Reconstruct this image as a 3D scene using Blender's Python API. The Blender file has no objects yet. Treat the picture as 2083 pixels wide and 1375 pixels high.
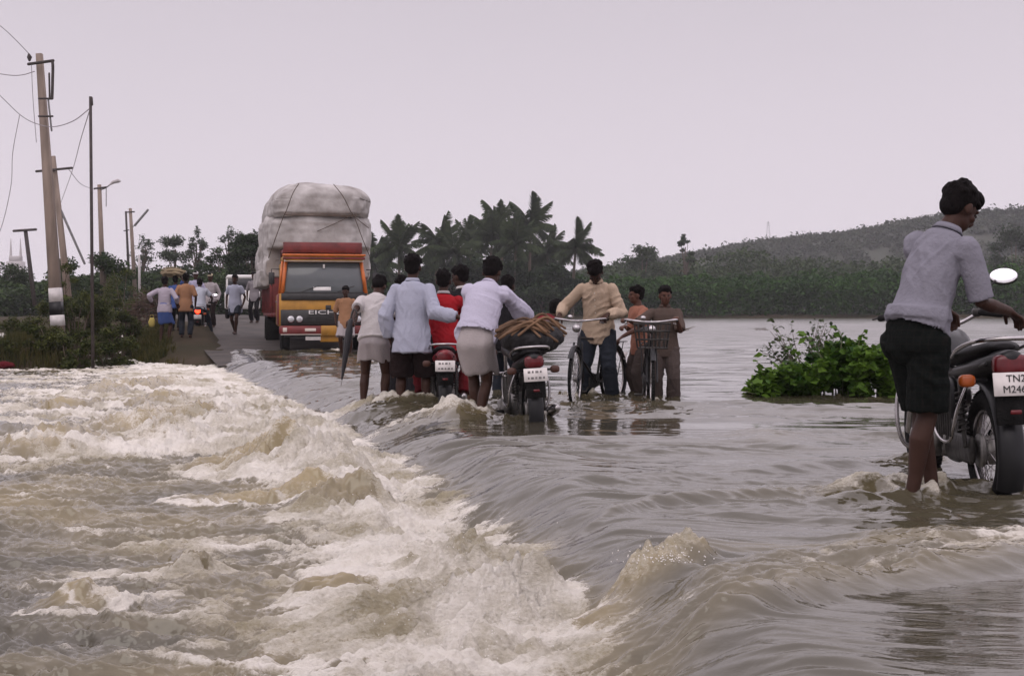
import bpy, math, random
import numpy as np
from mathutils import Vector, Matrix

random.seed(7)
RNG = np.random.default_rng(7)
SC = bpy.context.scene
COL = SC.collection
R = math.radians

# ------------------------------------------------------------------ camera, light, exposure
FPX, HOR, CAMH = 2893.0, 630.0, 1.0
PITCH = math.atan((687.5 - HOR) / FPX)
cam_d = bpy.data.cameras.new('camera')
cam_d.sensor_width = 36.0
cam_d.lens = 36.0 * FPX / 2083.0
cam_d.clip_start = 0.05
cam_d.clip_end = 9000.0
cam = bpy.data.objects.new('camera', cam_d)
COL.objects.link(cam)
cam.location = (0, 0, CAMH)
cam.rotation_euler = (math.pi / 2 - PITCH, 0, 0)
SC.camera = cam

SUN_EL, SUN_AZ = R(48), R(200)          # azimuth measured clockwise from +Y
world = bpy.data.worlds.new('World')
SC.world = world
world.use_nodes = True
wn, wl = world.node_tree.nodes, world.node_tree.links
wn.clear()
w_out = wn.new('ShaderNodeOutputWorld')
w_bg = wn.new('ShaderNodeBackground')
w_bg.inputs['Strength'].default_value = 0.1
w_sky = wn.new('ShaderNodeTexSky')
w_sky.sky_type = 'NISHITA'
w_sky.sun_disc = False
w_sky.sun_elevation = SUN_EL
w_sky.sun_rotation = SUN_AZ
w_sky.dust_density = 6.0
w_tc = wn.new('ShaderNodeTexCoord')
w_sep = wn.new('ShaderNodeSeparateXYZ')
w_ramp = wn.new('ShaderNodeValToRGB')     # overcast sheet: pale at the horizon, a little greyer above, bright overhead
_sky = [(0.0, 0.97), (0.10, 0.90), (0.225, 0.77), (0.30, 1.02), (0.42, 1.45), (0.62, 1.72), (1.0, 1.85)]   # height of view, brightness (overcast: brightest overhead)
w_ramp.color_ramp.elements[0].position, w_ramp.color_ramp.elements[1].position = 0.0, 1.0
for p_ in _sky[1:-1]: w_ramp.color_ramp.elements.new(p_[0])
for el_, (p_, b_) in zip(w_ramp.color_ramp.elements, _sky):
    el_.color = (0.855 * b_ / 2, 0.770 * b_ / 2, 0.848 * b_ / 2, 1)
w_noi = wn.new('ShaderNodeTexNoise')
w_noi.inputs['Scale'].default_value = 2.2
w_noi.inputs['Detail'].default_value = 3.0
w_mul = wn.new('ShaderNodeMath'); w_mul.operation = 'MULTIPLY_ADD'
w_mul.inputs[1].default_value = 0.07; w_mul.inputs[2].default_value = 0.965
w_sc = wn.new('ShaderNodeVectorMath'); w_sc.operation = 'SCALE'
w_sc2 = wn.new('ShaderNodeVectorMath'); w_sc2.operation = 'SCALE'; w_sc2.inputs['Scale'].default_value = 20.0
w_mix = wn.new('ShaderNodeMix'); w_mix.data_type = 'RGBA'
w_mix.inputs['Factor'].default_value = 0.95
wl.new(w_tc.outputs['Generated'], w_sep.inputs[0])
wl.new(w_tc.outputs['Generated'], w_noi.inputs['Vector'])
wl.new(w_sep.outputs['Z'], w_ramp.inputs[0])
wl.new(w_noi.outputs['Fac'], w_mul.inputs[0])
wl.new(w_ramp.outputs['Color'], w_sc.inputs[0])
wl.new(w_mul.outputs[0], w_sc.inputs['Scale'])
wl.new(w_sc.outputs[0], w_sc2.inputs[0])
wl.new(w_sky.outputs['Color'], w_mix.inputs['A'])
wl.new(w_sc2.outputs[0], w_mix.inputs['B'])
wl.new(w_mix.outputs['Result'], w_bg.inputs['Color'])
wl.new(w_bg.outputs[0], w_out.inputs['Surface'])

sun_d = bpy.data.lights.new('sun', 'SUN')
sun_d.energy = 0.5
sun_d.angle = R(40)
sun_d.color = (1.0, 0.95, 0.88)
sun = bpy.data.objects.new('sun', sun_d)
COL.objects.link(sun)
sun.rotation_euler = (math.pi / 2 - SUN_EL, 0, math.pi - SUN_AZ)
sun.location = (0, 0, 60)

SC.view_settings.view_transform = 'Standard'
SC.view_settings.look = 'None'
SC.view_settings.exposure = 0.0
SC.view_settings.gamma = 1.0
SC.view_settings.use_curve_mapping = False
SC.render.engine = 'CYCLES'
SC.cycles.max_bounces = 6
SC.cycles.volume_bounces = 1
SC.cycles.use_denoising = True

_cp, _sp = math.cos(PITCH), math.sin(PITCH)
def _ray(px, py):
    dx, dv = (px - 1041.5) / FPX, -(py - 687.5) / FPX
    return np.array([dx, _cp + dv * _sp, -_sp + dv * _cp])
def W(px, py, Y):                       # point seen at (px, py) of the photo, Y metres ahead
    d = _ray(px, py)
    return np.array([0, 0, CAMH]) + d * (Y / d[1])
def G(px, py, z=0.0):                   # point seen at (px, py) lying at height z
    d = _ray(px, py)
    return np.array([0, 0, CAMH]) + d * ((z - CAMH) / d[2])

# ------------------------------------------------------------------ helpers: materials
def mat(name, col, rough=0.7, metal=0.0, var=0.18, scale=6.0, bump=0.0, bscale=40.0, spec=0.5, col2=None, emit=None, stretch=None, trans=0.0, detail=4.0):
    m = bpy.data.materials.new(name); m.use_nodes = True
    n, l = m.node_tree.nodes, m.node_tree.links
    b = n['Principled BSDF']
    b.inputs['Roughness'].default_value = rough
    b.inputs['Metallic'].default_value = metal
    b.inputs['Specular IOR Level'].default_value = spec
    tc = n.new('ShaderNodeTexCoord')
    vec = tc.outputs['Object']
    if stretch:
        mp = n.new('ShaderNodeMapping'); mp.inputs['Scale'].default_value = stretch
        l.new(vec, mp.inputs[0]); vec = mp.outputs[0]
    nz = n.new('ShaderNodeTexNoise'); nz.inputs['Scale'].default_value = scale; nz.inputs['Detail'].default_value = detail
    l.new(vec, nz.inputs['Vector'])
    rp = n.new('ShaderNodeValToRGB')
    c2 = col2 or tuple(min(1, c * (1 + var)) for c in col)
    c1 = tuple(c * (1 - var) for c in col) if not col2 else col
    rp.color_ramp.elements[0].position = 0.32; rp.color_ramp.elements[1].position = 0.68
    rp.color_ramp.elements[0].color = (*c1, 1); rp.color_ramp.elements[1].color = (*c2, 1)
    l.new(nz.outputs['Fac'], rp.inputs[0]); l.new(rp.outputs[0], b.inputs['Base Color'])
    if bump:
        nb = n.new('ShaderNodeTexNoise'); nb.inputs['Scale'].default_value = bscale; nb.inputs['Detail'].default_value = 3
        l.new(vec, nb.inputs['Vector'])
        bp = n.new('ShaderNodeBump'); bp.inputs['Strength'].default_value = bump; bp.inputs['Distance'].default_value = 0.02
        l.new(nb.outputs['Fac'], bp.inputs['Height']); l.new(bp.outputs[0], b.inputs['Normal'])
    if emit:
        b.inputs['Emission Color'].default_value = (*emit[0], 1); b.inputs['Emission Strength'].default_value = emit[1]
    if trans:
        b.inputs['Transmission Weight'].default_value = trans
    return m

def leaf_mat(name, dark, light, clump=1.5, rough=0.55, transl=0.25, spec=0.08):
    m = bpy.data.materials.new(name); m.use_nodes = True
    n, l = m.node_tree.nodes, m.node_tree.links
    b = n['Principled BSDF']; b.inputs['Roughness'].default_value = rough; b.inputs['Specular IOR Level'].default_value = spec
    tc = n.new('ShaderNodeTexCoord')
    nz = n.new('ShaderNodeTexNoise'); nz.inputs['Scale'].default_value = clump; nz.inputs['Detail'].default_value = 2
    l.new(tc.outputs['Object'], nz.inputs['Vector'])
    ge = n.new('ShaderNodeNewGeometry')
    ad = n.new('ShaderNodeMath'); ad.operation = 'MULTIPLY_ADD'; ad.inputs[1].default_value = 0.5
    l.new(ge.outputs['Random Per Island'], ad.inputs[0])
    sb = n.new('ShaderNodeMath'); sb.operation = 'SUBTRACT'; sb.inputs[1].default_value = 0.25
    l.new(nz.outputs['Fac'], sb.inputs[0]); l.new(sb.outputs[0], ad.inputs[2])
    rp = n.new('ShaderNodeValToRGB'); rp.color_ramp.elements[0].position = 0.2; rp.color_ramp.elements[1].position = 0.8
    rp.color_ramp.elements[0].color = (*dark, 1); rp.color_ramp.elements[1].color = (*light, 1)
    l.new(ad.outputs[0], rp.inputs[0]); l.new(rp.outputs[0], b.inputs['Base Color'])
    tr = n.new('ShaderNodeBsdfTranslucent'); l.new(rp.outputs[0], tr.inputs['Color'])
    mx = n.new('ShaderNodeMixShader'); mx.inputs[0].default_value = transl
    l.new(b.outputs[0], mx.inputs[1]); l.new(tr.outputs[0], mx.inputs[2])
    l.new(mx.outputs[0], n['Material Output'].inputs['Surface'])
    return m

# ------------------------------------------------------------------ helpers: objects
def tag(o, label=None, cat=None, group=None, kind=None):
    if label: o['label'] = label
    if cat: o['category'] = cat
    if group: o['group'] = group
    if kind: o['kind'] = kind
    return o

def empty(name, loc=(0, 0, 0), rz=0.0, label=None, cat=None, group=None, rx=0.0, ry=0.0):
    o = bpy.data.objects.new(name, None); COL.objects.link(o)
    o.location = loc; o.rotation_euler = (rx, ry, rz); o.empty_display_size = 0.2
    return tag(o, label, cat, group)

def link_mesh(name, me, m, parent=None):
    o = bpy.data.objects.new(name, me); COL.objects.link(o)
    if m is not None: me.materials.append(m)
    if parent is not None: o.parent = parent
    return o

def np_mesh(name, v, quads=None, tris=None, smooth=True):
    me = bpy.data.meshes.new(name)
    v = np.ascontiguousarray(v, dtype=np.float32)
    loops, starts, n = [], [], 0
    if quads is not None and len(quads):
        q = np.asarray(quads, dtype=np.int32); loops.append(q.ravel()); starts.append(np.arange(len(q)) * 4); n = q.size
    if tris is not None and len(tris):
        t = np.asarray(tris, dtype=np.int32); loops.append(t.ravel()); starts.append(n + np.arange(len(t)) * 3)
    lp = np.concatenate(loops); st = np.concatenate(starts).astype(np.int32)
    me.vertices.add(len(v)); me.vertices.foreach_set('co', v.ravel())
    me.loops.add(len(lp)); me.loops.foreach_set('vertex_index', lp.astype(np.int32))
    me.polygons.add(len(st)); me.polygons.foreach_set('loop_start', st)
    me.update(calc_edges=True)
    if smooth: me.polygons.foreach_set('use_smooth', np.ones(len(st), dtype=bool))
    me.validate()
    return me

def nrm(a):
    a = np.asarray(a, float); return a / (np.linalg.norm(a) + 1e-12)

def rot_z(a):
    c, s = math.cos(a), math.sin(a); return np.array([[c, -s, 0], [s, c, 0], [0, 0, 1.0]])
def rot_x(a):
    c, s = math.cos(a), math.sin(a); return np.array([[1.0, 0, 0], [0, c, -s], [0, s, c]])
def rot_y(a):
    c, s = math.cos(a), math.sin(a); return np.array([[c, 0, s], [0, 1.0, 0], [-s, 0, c]])

class MB:
    """collects shapes into one mesh"""
    def __init__(s): s.v = []; s.q = []; s.t = []; s.sm = []; s.n = 0
    def _add(s, v, q=(), t=()):
        s.v.append(np.asarray(v, float).reshape(-1, 3))
        if len(q): s.q.append(np.asarray(q, int) + s.n)
        if len(t): s.t.append(np.asarray(t, int) + s.n)
        s.n += len(s.v[-1]); return s
    def loft(s, pts, rad, right=None, n=12, cap=True, round_cap=True):
        """closed tube through pts; rad = list of r or (a, b): a along right, b across"""
        pts = [np.asarray(p, float) for p in pts]
        rad = [(r, r) if np.isscalar(r) else r for r in rad]
        if round_cap and cap:
            d0 = nrm(pts[0] - pts[1]); d1 = nrm(pts[-1] - pts[-2])
            m0, m1 = min(rad[0]), min(rad[-1])
            pre_p = [pts[0] + d0 * m0 * k for k in (0.92, 0.7, 0.38)]
            pre_r = [(rad[0][0] * k, rad[0][1] * k) for k in (0.4, 0.72, 0.93)]
            post_p = [pts[-1] + d1 * m1 * k for k in (0.38, 0.7, 0.92)]
            post_r = [(rad[-1][0] * k, rad[-1][1] * k) for k in (0.93, 0.72, 0.4)]
            pts = pre_p + pts + post_p; rad = pre_r + rad + post_r
        N = len(pts); V = []
        rt = np.asarray(right, float) if right is not None else None
        for i, p in enumerate(pts):
            t = nrm(pts[min(i + 1, N - 1)] - pts[max(i - 1, 0)])
            if rt is None:
                rt = np.cross(t, [0, 0, 1.0]);
                if np.linalg.norm(rt) < 0.05: rt = np.array([1.0, 0, 0])
            r_ = nrm(rt - t * np.dot(rt, t)); f_ = np.cross(t, r_)
            if right is None: rt = r_
            a = np.arange(n) * 2 * math.pi / n
            V.append(p + np.outer(np.cos(a) * rad[i][0], r_) + np.outer(np.sin(a) * rad[i][1], f_))
        V = np.concatenate(V)
        q = []
        for i in range(N - 1):
            for k in range(n):
                k2 = (k + 1) % n
                q.append((i * n + k, i * n + k2, (i + 1) * n + k2, (i + 1) * n + k))
        t = []
        if cap:
            V = np.vstack([V, pts[0], pts[-1]])
            for k in range(n):
                k2 = (k + 1) % n
                t.append((N * n, k2, k)); t.append((N * n + 1, (N - 1) * n + k, (N - 1) * n + k2))
        return s._add(V, q, t)
    def tube(s, pts, r, n=8):
        r = [r] * len(pts) if np.isscalar(r) else r
        return s.loft(pts, r, n=n)
    def curve(s, pts, r, n=8, sub=6):
        return s.tube(smooth_path(pts, sub), r, n)
    def cyl(s, a, b, r, r2=None, n=16):
        return s.loft([a, b], [r, r if r2 is None else r2], n=n, round_cap=False)
    def ell(s, c, r, rot=None, nu=16, nv=10, p=1.0):
        u = np.arange(nu) * 2 * math.pi / nu; vv = (np.arange(nv - 1) + 1) * math.pi / nv
        def sp(x): return np.sign(x) * np.abs(x) ** p
        V = [[0, 0, 1.0]]
        for b in vv:
            for a in u: V.append([sp(math.cos(a)) * sp(math.sin(b)), sp(math.sin(a)) * sp(math.sin(b)), sp(math.cos(b))])
        V.append([0, 0, -1.0]); V = np.array(V) * np.asarray(r, float)
        if rot is not None: V = V @ np.asarray(rot).T
        V = V + np.asarray(c, float)
        q, t = [], []
        for k in range(nu): t.append((0, 1 + k, 1 + (k + 1) % nu))
        for i in range(nv - 2):
            for k in range(nu):
                k2 = (k + 1) % nu; q.append((1 + i * nu + k, 1 + (i + 1) * nu + k, 1 + (i + 1) * nu + k2, 1 + i * nu + k2))
        e_ = len(V) - 1; o = 1 + (nv - 2) * nu
        for k in range(nu): t.append((e_, o + (k + 1) % nu, o + k))
        return s._add(V, q, t)
    def box(s, c, size, b=0.01, rot=None):
        """box with chamfered edges"""
        h = np.asarray(size, float) / 2; b = min(b, 0.45 * min(size))
        V, idx = [], {}
        for sx in (-1, 1):
            for sy in (-1, 1):
                for sz in (-1, 1):
                    for ax in range(3):
                        p = np.array([sx, sy, sz]) * (h - b); p[ax] = (sx, sy, sz)[ax] * h[ax]
                        idx[(sx, sy, sz, ax)] = len(V); V.append(p)
        V = np.array(V); q, t = [], []
        cyc = ((-1, -1), (1, -1), (1, 1), (-1, 1))
        for ax in range(3):
            o1, o2 = [k for k in range(3) if k != ax]
            for sg in (-1, 1):
                f = []
                for (a_, b_) in cyc:
                    k = [0, 0, 0]; k[ax] = sg; k[o1] = a_; k[o2] = b_; f.append(idx[(*k, ax)])
                q.append(f)
            for a_ in (-1, 1):
                for b_ in (-1, 1):
                    k = [0, 0, 0]; k[o1] = a_; k[o2] = b_
                    k1 = list(k); k1[ax] = -1; k2 = list(k); k2[ax] = 1
                    q.append([idx[(*k1, o1)], idx[(*k2, o1)], idx[(*k2, o2)], idx[(*k1, o2)]])
        for sx in (-1, 1):
            for sy in (-1, 1):
                for sz in (-1, 1): t.append([idx[(sx, sy, sz, ax)] for ax in range(3)])
        def orient(f):
            P = V[list(f)]; nn = np.cross(P[1] - P[0], P[2] - P[0])
            return list(f) if np.dot(nn, P.mean(0)) > 0 else list(f)[::-1]
        q = [orient(f) for f in q]; t = [orient(f) for f in t]
        if rot is not None: V = V @ np.asarray(rot).T
        return s._add(V + np.asarray(c, float), q, t)
    def torus(s, c, R_, r, axis=(1, 0, 0), n=40, m=10, sq=1.0):
        ax = nrm(axis); a1 = nrm(np.cross(ax, [0, 0.3, 1])); a2 = np.cross(ax, a1)
        V, q = [], []
        for i in range(n):
            a = 2 * math.pi * i / n; d = a1 * math.cos(a) + a2 * math.sin(a)
            for k in range(m):
                b = 2 * math.pi * k / m
                V.append(np.asarray(c) + d * (R_ + r * math.cos(b)) + ax * r * sq * math.sin(b))
                q.append((i * m + k, ((i + 1) % n) * m + k, ((i + 1) % n) * m + (k + 1) % m, i * m + (k + 1) % m))
        return s._add(V, q)
    def xform(s, M=None, off=None):
        for i in range(len(s.v)):
            if M is not None: s.v[i] = s.v[i] @ np.asarray(M).T
            if off is not None: s.v[i] = s.v[i] + np.asarray(off)
        return s
    def mesh(s, name, smooth=True):
        return np_mesh(name, np.concatenate(s.v), np.concatenate(s.q) if s.q else None, np.concatenate(s.t) if s.t else None, smooth)
    def build(s, name, m, parent=None, smooth=True):
        return link_mesh(name, s.mesh(name, smooth), m, parent)

def smooth_path(pts, sub=6):
    P = [np.asarray(p, float) for p in pts]
    if len(P) < 3: return P
    Q = [P[0] * 2 - P[1]] + P + [P[-1] * 2 - P[-2]]; out = []
    for i in range(1, len(Q) - 2):
        for k in range(sub):
            t = k / sub
            out.append(0.5 * ((2 * Q[i]) + (-Q[i - 1] + Q[i + 1]) * t + (2 * Q[i - 1] - 5 * Q[i] + 4 * Q[i + 1] - Q[i + 2]) * t * t + (-Q[i - 1] + 3 * Q[i] - 3 * Q[i + 1] + Q[i + 2]) * t ** 3))
    out.append(P[-1]); return out

def remesh(mb, name, voxel, smooth_it=3, wrinkle=0.0, seed=0, kscale=1.0):
    """one continuous skin over everything in mb"""
    me = mb.mesh('tmp', False)
    o = bpy.data.objects.new('tmp', me); COL.objects.link(o)
    md = o.modifiers.new('r', 'REMESH'); md.mode = 'VOXEL'; md.voxel_size = voxel
    if smooth_it:
        ms = o.modifiers.new('s', 'SMOOTH'); ms.factor = 0.5; ms.iterations = smooth_it
    dg = bpy.context.evaluated_depsgraph_get(); dg.update()
    out = bpy.data.meshes.new_from_object(o.evaluated_get(dg))
    bpy.data.objects.remove(o); bpy.data.meshes.remove(me)
    out.name = name; out.materials.clear()
    n = len(out.vertices)
    if wrinkle:
        co = np.empty(n * 3, np.float32); out.vertices.foreach_get('co', co); co = co.reshape(-1, 3)
        no = np.empty(n * 3, np.float32); out.vertices.foreach_get('normal', no); no = no.reshape(-1, 3)
        rg = np.random.default_rng(seed); w = np.zeros(n)
        for k in range(4):                       # creases running down and across the cloth
            d = rg.normal(size=3) * np.array([1, 1, 0.25]); d /= np.linalg.norm(d); d2 = rg.normal(size=3) * np.array([0.5, 0.5, 1]); d2 /= np.linalg.norm(d2)
            f1, f2 = ((11, 3.2), (15, 5), (4, 13), (26, 10))[k]
            u, v = co @ d * kscale, co @ d2 * kscale
            u = u + 0.06 * perlin(co[:, 2] * 7 + k, co[:, 0] * 7, seed % 40)
            mask = np.clip(0.35 + 1.3 * perlin(u * 4 + 5, v * 4, (seed + k) % 37), 0, 1)
            w += (1, 0.8, 0.8, 0.35)[k] * (np.clip(1 - 2.6 * np.abs(perlin(u * f1, v * f2, (seed * 3 + k) % 41)), -0.5, 1)) * mask
        w *= 1.6
        co = co + no * (w * wrinkle)[:, None]
        out.vertices.foreach_set('co', co.astype(np.float32).ravel()); out.update()
    out.polygons.foreach_set('use_smooth', np.ones(len(out.polygons), dtype=bool))
    return out

def copy_tree(o, parent=None):
    c = o.copy(); COL.objects.link(c)
    if parent is not None: c.parent = parent
    for ch in list(o.children): copy_tree(ch, c)
    return c

def text_part(body, size, m, parent, loc, rot, name='lettering', width=None, align='CENTER', extrude=0.002):
    cu = bpy.data.curves.new('t', 'FONT'); cu.body = body; cu.size = size; cu.align_x = align; cu.align_y = 'CENTER'; cu.extrude = extrude
    o = bpy.data.objects.new('t', cu); COL.objects.link(o)
    dg = bpy.context.evaluated_depsgraph_get(); dg.update()
    me = bpy.data.meshes.new_from_object(o.evaluated_get(dg))
    bpy.data.objects.remove(o); bpy.data.curves.remove(cu)
    me.materials.clear(); me.name = name
    if width:
        xs = [v.co.x for v in me.vertices]; k = width / (max(xs) - min(xs))
        for v in me.vertices: v.co.x *= k
    ob = link_mesh(name, me, m, parent)
    ob.location = loc; ob.rotation_euler = rot
    return ob

# ------------------------------------------------------------------ helpers: noise
_perm = np.random.default_rng(3).permutation(512).astype(np.int64)
_perm = np.concatenate([_perm, _perm, _perm])
_ang = np.random.default_rng(4).random(512) * 2 * math.pi
_gx, _gy = np.cos(_ang), np.sin(_ang)
def perlin(x, y, seed=0):
    x = x + seed * 17.13; y = y + seed * 5.71
    xi = np.floor(x).astype(np.int64); yi = np.floor(y).astype(np.int64)
    xf, yf = x - xi, y - yi
    u = xf ** 3 * (xf * (xf * 6 - 15) + 10); v = yf ** 3 * (yf * (yf * 6 - 15) + 10)
    def g(ix, iy, fx, fy):
        h = _perm[(_perm[ix & 511] + iy) & 511] & 511
        return _gx[h] * fx + _gy[h] * fy
    a = g(xi, yi, xf, yf); b = g(xi + 1, yi, xf - 1, yf)
    c = g(xi, yi + 1, xf, yf - 1); d = g(xi + 1, yi + 1, xf - 1, yf - 1)
    return ((a + u * (b - a)) * (1 - v) + (c + u * (d - c)) * v) * 1.5
def fbm(x, y, o=4, seed=0, gain=0.5):
    s, a = 0, 1.0
    for k in range(o):
        s = s + a * perlin(x, y, seed + k * 3); x = x * 2.03; y = y * 2.03; a *= gain
    return s
def ridged(x, y, o=3, seed=0):
    s, a = 0, 1.0
    for k in range(o):
        s = s + a * (1 - 2 * np.abs(perlin(x, y, seed + k * 3))); x = x * 2.1; y = y * 2.1; a *= 0.45
    return s
def sstep(a, b, x):
    t = np.clip((x - a) / (b - a), 0, 1); return t * t * (3 - 2 * t)
# ------------------------------------------------------------------ the lie of the land
_ED = np.array([-10, 3.0, 5.24, 6.85, 9.1, 11.8, 15.6, 22.0, 33.0, 40.0, 60.0, 90.0, 130.0, 300.0])
_EX = np.array([1.6, 0.55, 0.30, 0.12, -0.40, -1.15, -2.2, -4.0, -7.1, -9.0, -14.2, -21.5, -31.0, -70.0])
def edge_x(y):                          # downstream edge of the flooded road
    return (np.interp(y - 0.8, _ED, _EX) + np.interp(y, _ED, _EX) + np.interp(y + 0.8, _ED, _EX)) / 3
LOW = -0.36                             # level of the water below the road
def road_z(y): return np.clip((y - 34.8) * 0.041, -0.22, 0.62)
def bed_z(y): return road_z(y) - 0.07 - 0.38 * (1 - sstep(30, 33, y))
def ground_z(x, y):
    xe = edge_x(y); xr = xe + 2.6
    d = np.abs(x - xr)
    z = np.full(np.shape(x), -1.1)
    rz = bed_z(y)
    z = np.maximum(z, rz - sstep(2.7, 5.8, d) * (rz + 1.1))
    n = fbm(x * 0.35, y * 0.35, 3, 11)
    bank = -1.1 + (1.22 + 0.10 * n) * sstep(30.2, 32.6, y + 0.5 * n + 0.10 * (x - xe + 3)) * (1 - sstep(41, 47, y)) * (1 - sstep(-1.4, 0.6, x - xe + 2.4)) * sstep(-19, -16.5, x)
    bank2 = -1.1 + (1.1 + 0.55 * sstep(34, 40, y) + 0.08 * n) * sstep(32.0, 34.5, y) * (1 - sstep(0.2, 2.4, xe - 0.5 - x)) * (x < xe + 0.5)
    z = np.maximum(z, np.maximum(bank, bank2))
    left = sstep(74, 80, y + 3 * n) * (1 - sstep(2, 9, x - xr))
    right = sstep(166, 171, y + 3 * fbm(x * 0.06, y * 0.06, 2, 5) + 0.012 * np.abs(x))
    z = np.maximum(z, -1.1 + (1.55 + 0.12 * n) * np.maximum(left, right))
    return z

def fan_grid(y0, y1, nr, nc, half, pad):
    ys = np.geomspace(y0, y1, nr) if np.isscalar(y0) else y0
    nr = len(ys); u = np.linspace(-1, 1, nc)
    Y = np.repeat(ys[:, None], nc, 1); X = u[None, :] * (half * Y + pad)
    i = np.arange(nr - 1)[:, None] * nc + np.arange(nc - 1)[None, :]
    q = np.stack([i, i + 1, i + nc + 1, i + nc], -1).reshape(-1, 4)
    return X.ravel(), Y.ravel(), q

gx, gy, gq = fan_grid(2.0, 860, 330, 300, 0.62, 6.0)
m_ground = mat('earth and short grass', (0.048, 0.035, 0.022), 0.95, var=0, spec=0.1, col2=(0.030, 0.028, 0.015), scale=0.5, bump=0.5, bscale=9, detail=8)
ground = link_mesh('ground', np_mesh('ground', np.stack([gx, gy, ground_z(gx, gy)], 1), gq), m_ground)
tag(ground, kind='structure')

ry_ = np.linspace(30, 128, 240); ru = np.linspace(-2.55, 2.55, 22)
RY = np.repeat(ry_[:, None], 22, 1); RX = edge_x(RY) + 2.6 + ru[None, :]
RZ = road_z(RY) + 0.025 - 0.012 * (np.abs(ru[None, :]) / 2.5) ** 2 + 0.012 * fbm(RX * 1.3, RY * 1.3, 2, 21)
ii = np.arange(239)[:, None] * 22 + np.arange(21)[None, :]
road = link_mesh('road', np_mesh('road', np.stack([RX, RY, RZ], -1).reshape(-1, 3), np.stack([ii, ii + 1, ii + 23, ii + 22], -1).reshape(-1, 4)),
                 mat('worn wet asphalt', (0.030, 0.026, 0.023), 0.75, var=0, spec=0.25, col2=(0.070, 0.058, 0.050), scale=1.6, bump=0.6, bscale=30, detail=8))
tag(road, kind='structure')

# ------------------------------------------------------------------ flood water
WAKES = []                              # (x, y, size, strength): legs and wheels standing in the flow
def wake(p, r=0.12, s=1.0): WAKES.append((float(p[0]), float(p[1]), r, s))
HUMPS = [                               # photo px, py, level, half width x, half depth y, height, foam, froth colour
    (1335, 1135, 0.0, 0.13, 0.09, 0.075, 0.6, 0.75), (1398, 1125, 0.0, 0.085, 0.08, 0.065, 0.65, 0.75), (1285, 1140, 0.0, 0.10, 0.10, 0.055, 0.4, 0.8), (1215, 1165, 0.0, 0.12, 0.10, 0.035, 0.1, 0.6),
    (690, 985, -0.14, 0.24, 0.26, 0.13, 0.0, 0.7), (640, 975, -0.18, 0.14, 0.2, 0.06, 0.3, 0.7), (615, 918, -0.18, 0.42, 0.4, 0.16, 0.22, 0.9), (520, 930, -0.25, 0.38, 0.4, 0.13, 0.2, 1.0),
    (392, 838, -0.2, 0.45, 0.6, 0.19, 0.0, 0.9), (445, 850, -0.15, 0.22, 0.3, 0.10, 0.0, 0.5), (330, 820, -0.28, 0.35, 0.5, 0.14, 0.1, 1.0),
    (225, 795, -0.3, 0.50, 0.8, 0.13, 0.1, 1.0), (340, 778, -0.25, 0.7, 0.9, 0.15, 0.1, 1.0), (130, 840, -0.36, 0.35, 0.5, 0.10, 0.0, 1.0), (290, 850, -0.3, 0.25, 0.4, 0.10, 0.4, 1.0),
    (75, 925, -0.36, 0.42, 0.4, 0.16, 0.05, 1.0), (270, 880, -0.33, 0.3, 0.35, 0.10, 0.3, 1.0), (350, 895, -0.3, 0.3, 0.4, 0.13, 0.4, 0.8), (170, 925, -0.36, 0.3, 0.3, 0.08, 0.1, 0.7),
    (375, 1182, -0.36, 0.085, 0.09, 0.06, 0.45, 0.8), (330, 1180, -0.36, 0.22, 0.12, 0.05, 0.0, 0.4), (150, 1240, -0.36, 0.14, 0.13, 0.10, 0.1, 0.8), (205, 1250, -0.36, 0.10, 0.10, 0.05, 0.5, 0.6),
    (680, 1220, -0.33, 0.17, 0.13, 0.09, 0.1, 0.8), (560, 1020, -0.33, 0.5, 0.2, 0.06, 0.1, 1.0), (1560, 885, 0.0, 0.25, 0.5, 0.035, 0.0, 0.1), (930, 840, 0.0, 0.2, 0.3, 0.10, 0.25, 0.4),
    (1010, 1285, -0.36, 0.20, 0.17, 0.09, 0.9, 0.5), (1085, 1285, -0.33, 0.12, 0.14, 0.07, 0.95, 0.4), (960, 1190, -0.33, 0.2, 0.2, 0.05, 0.8, 0.6),
]
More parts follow.
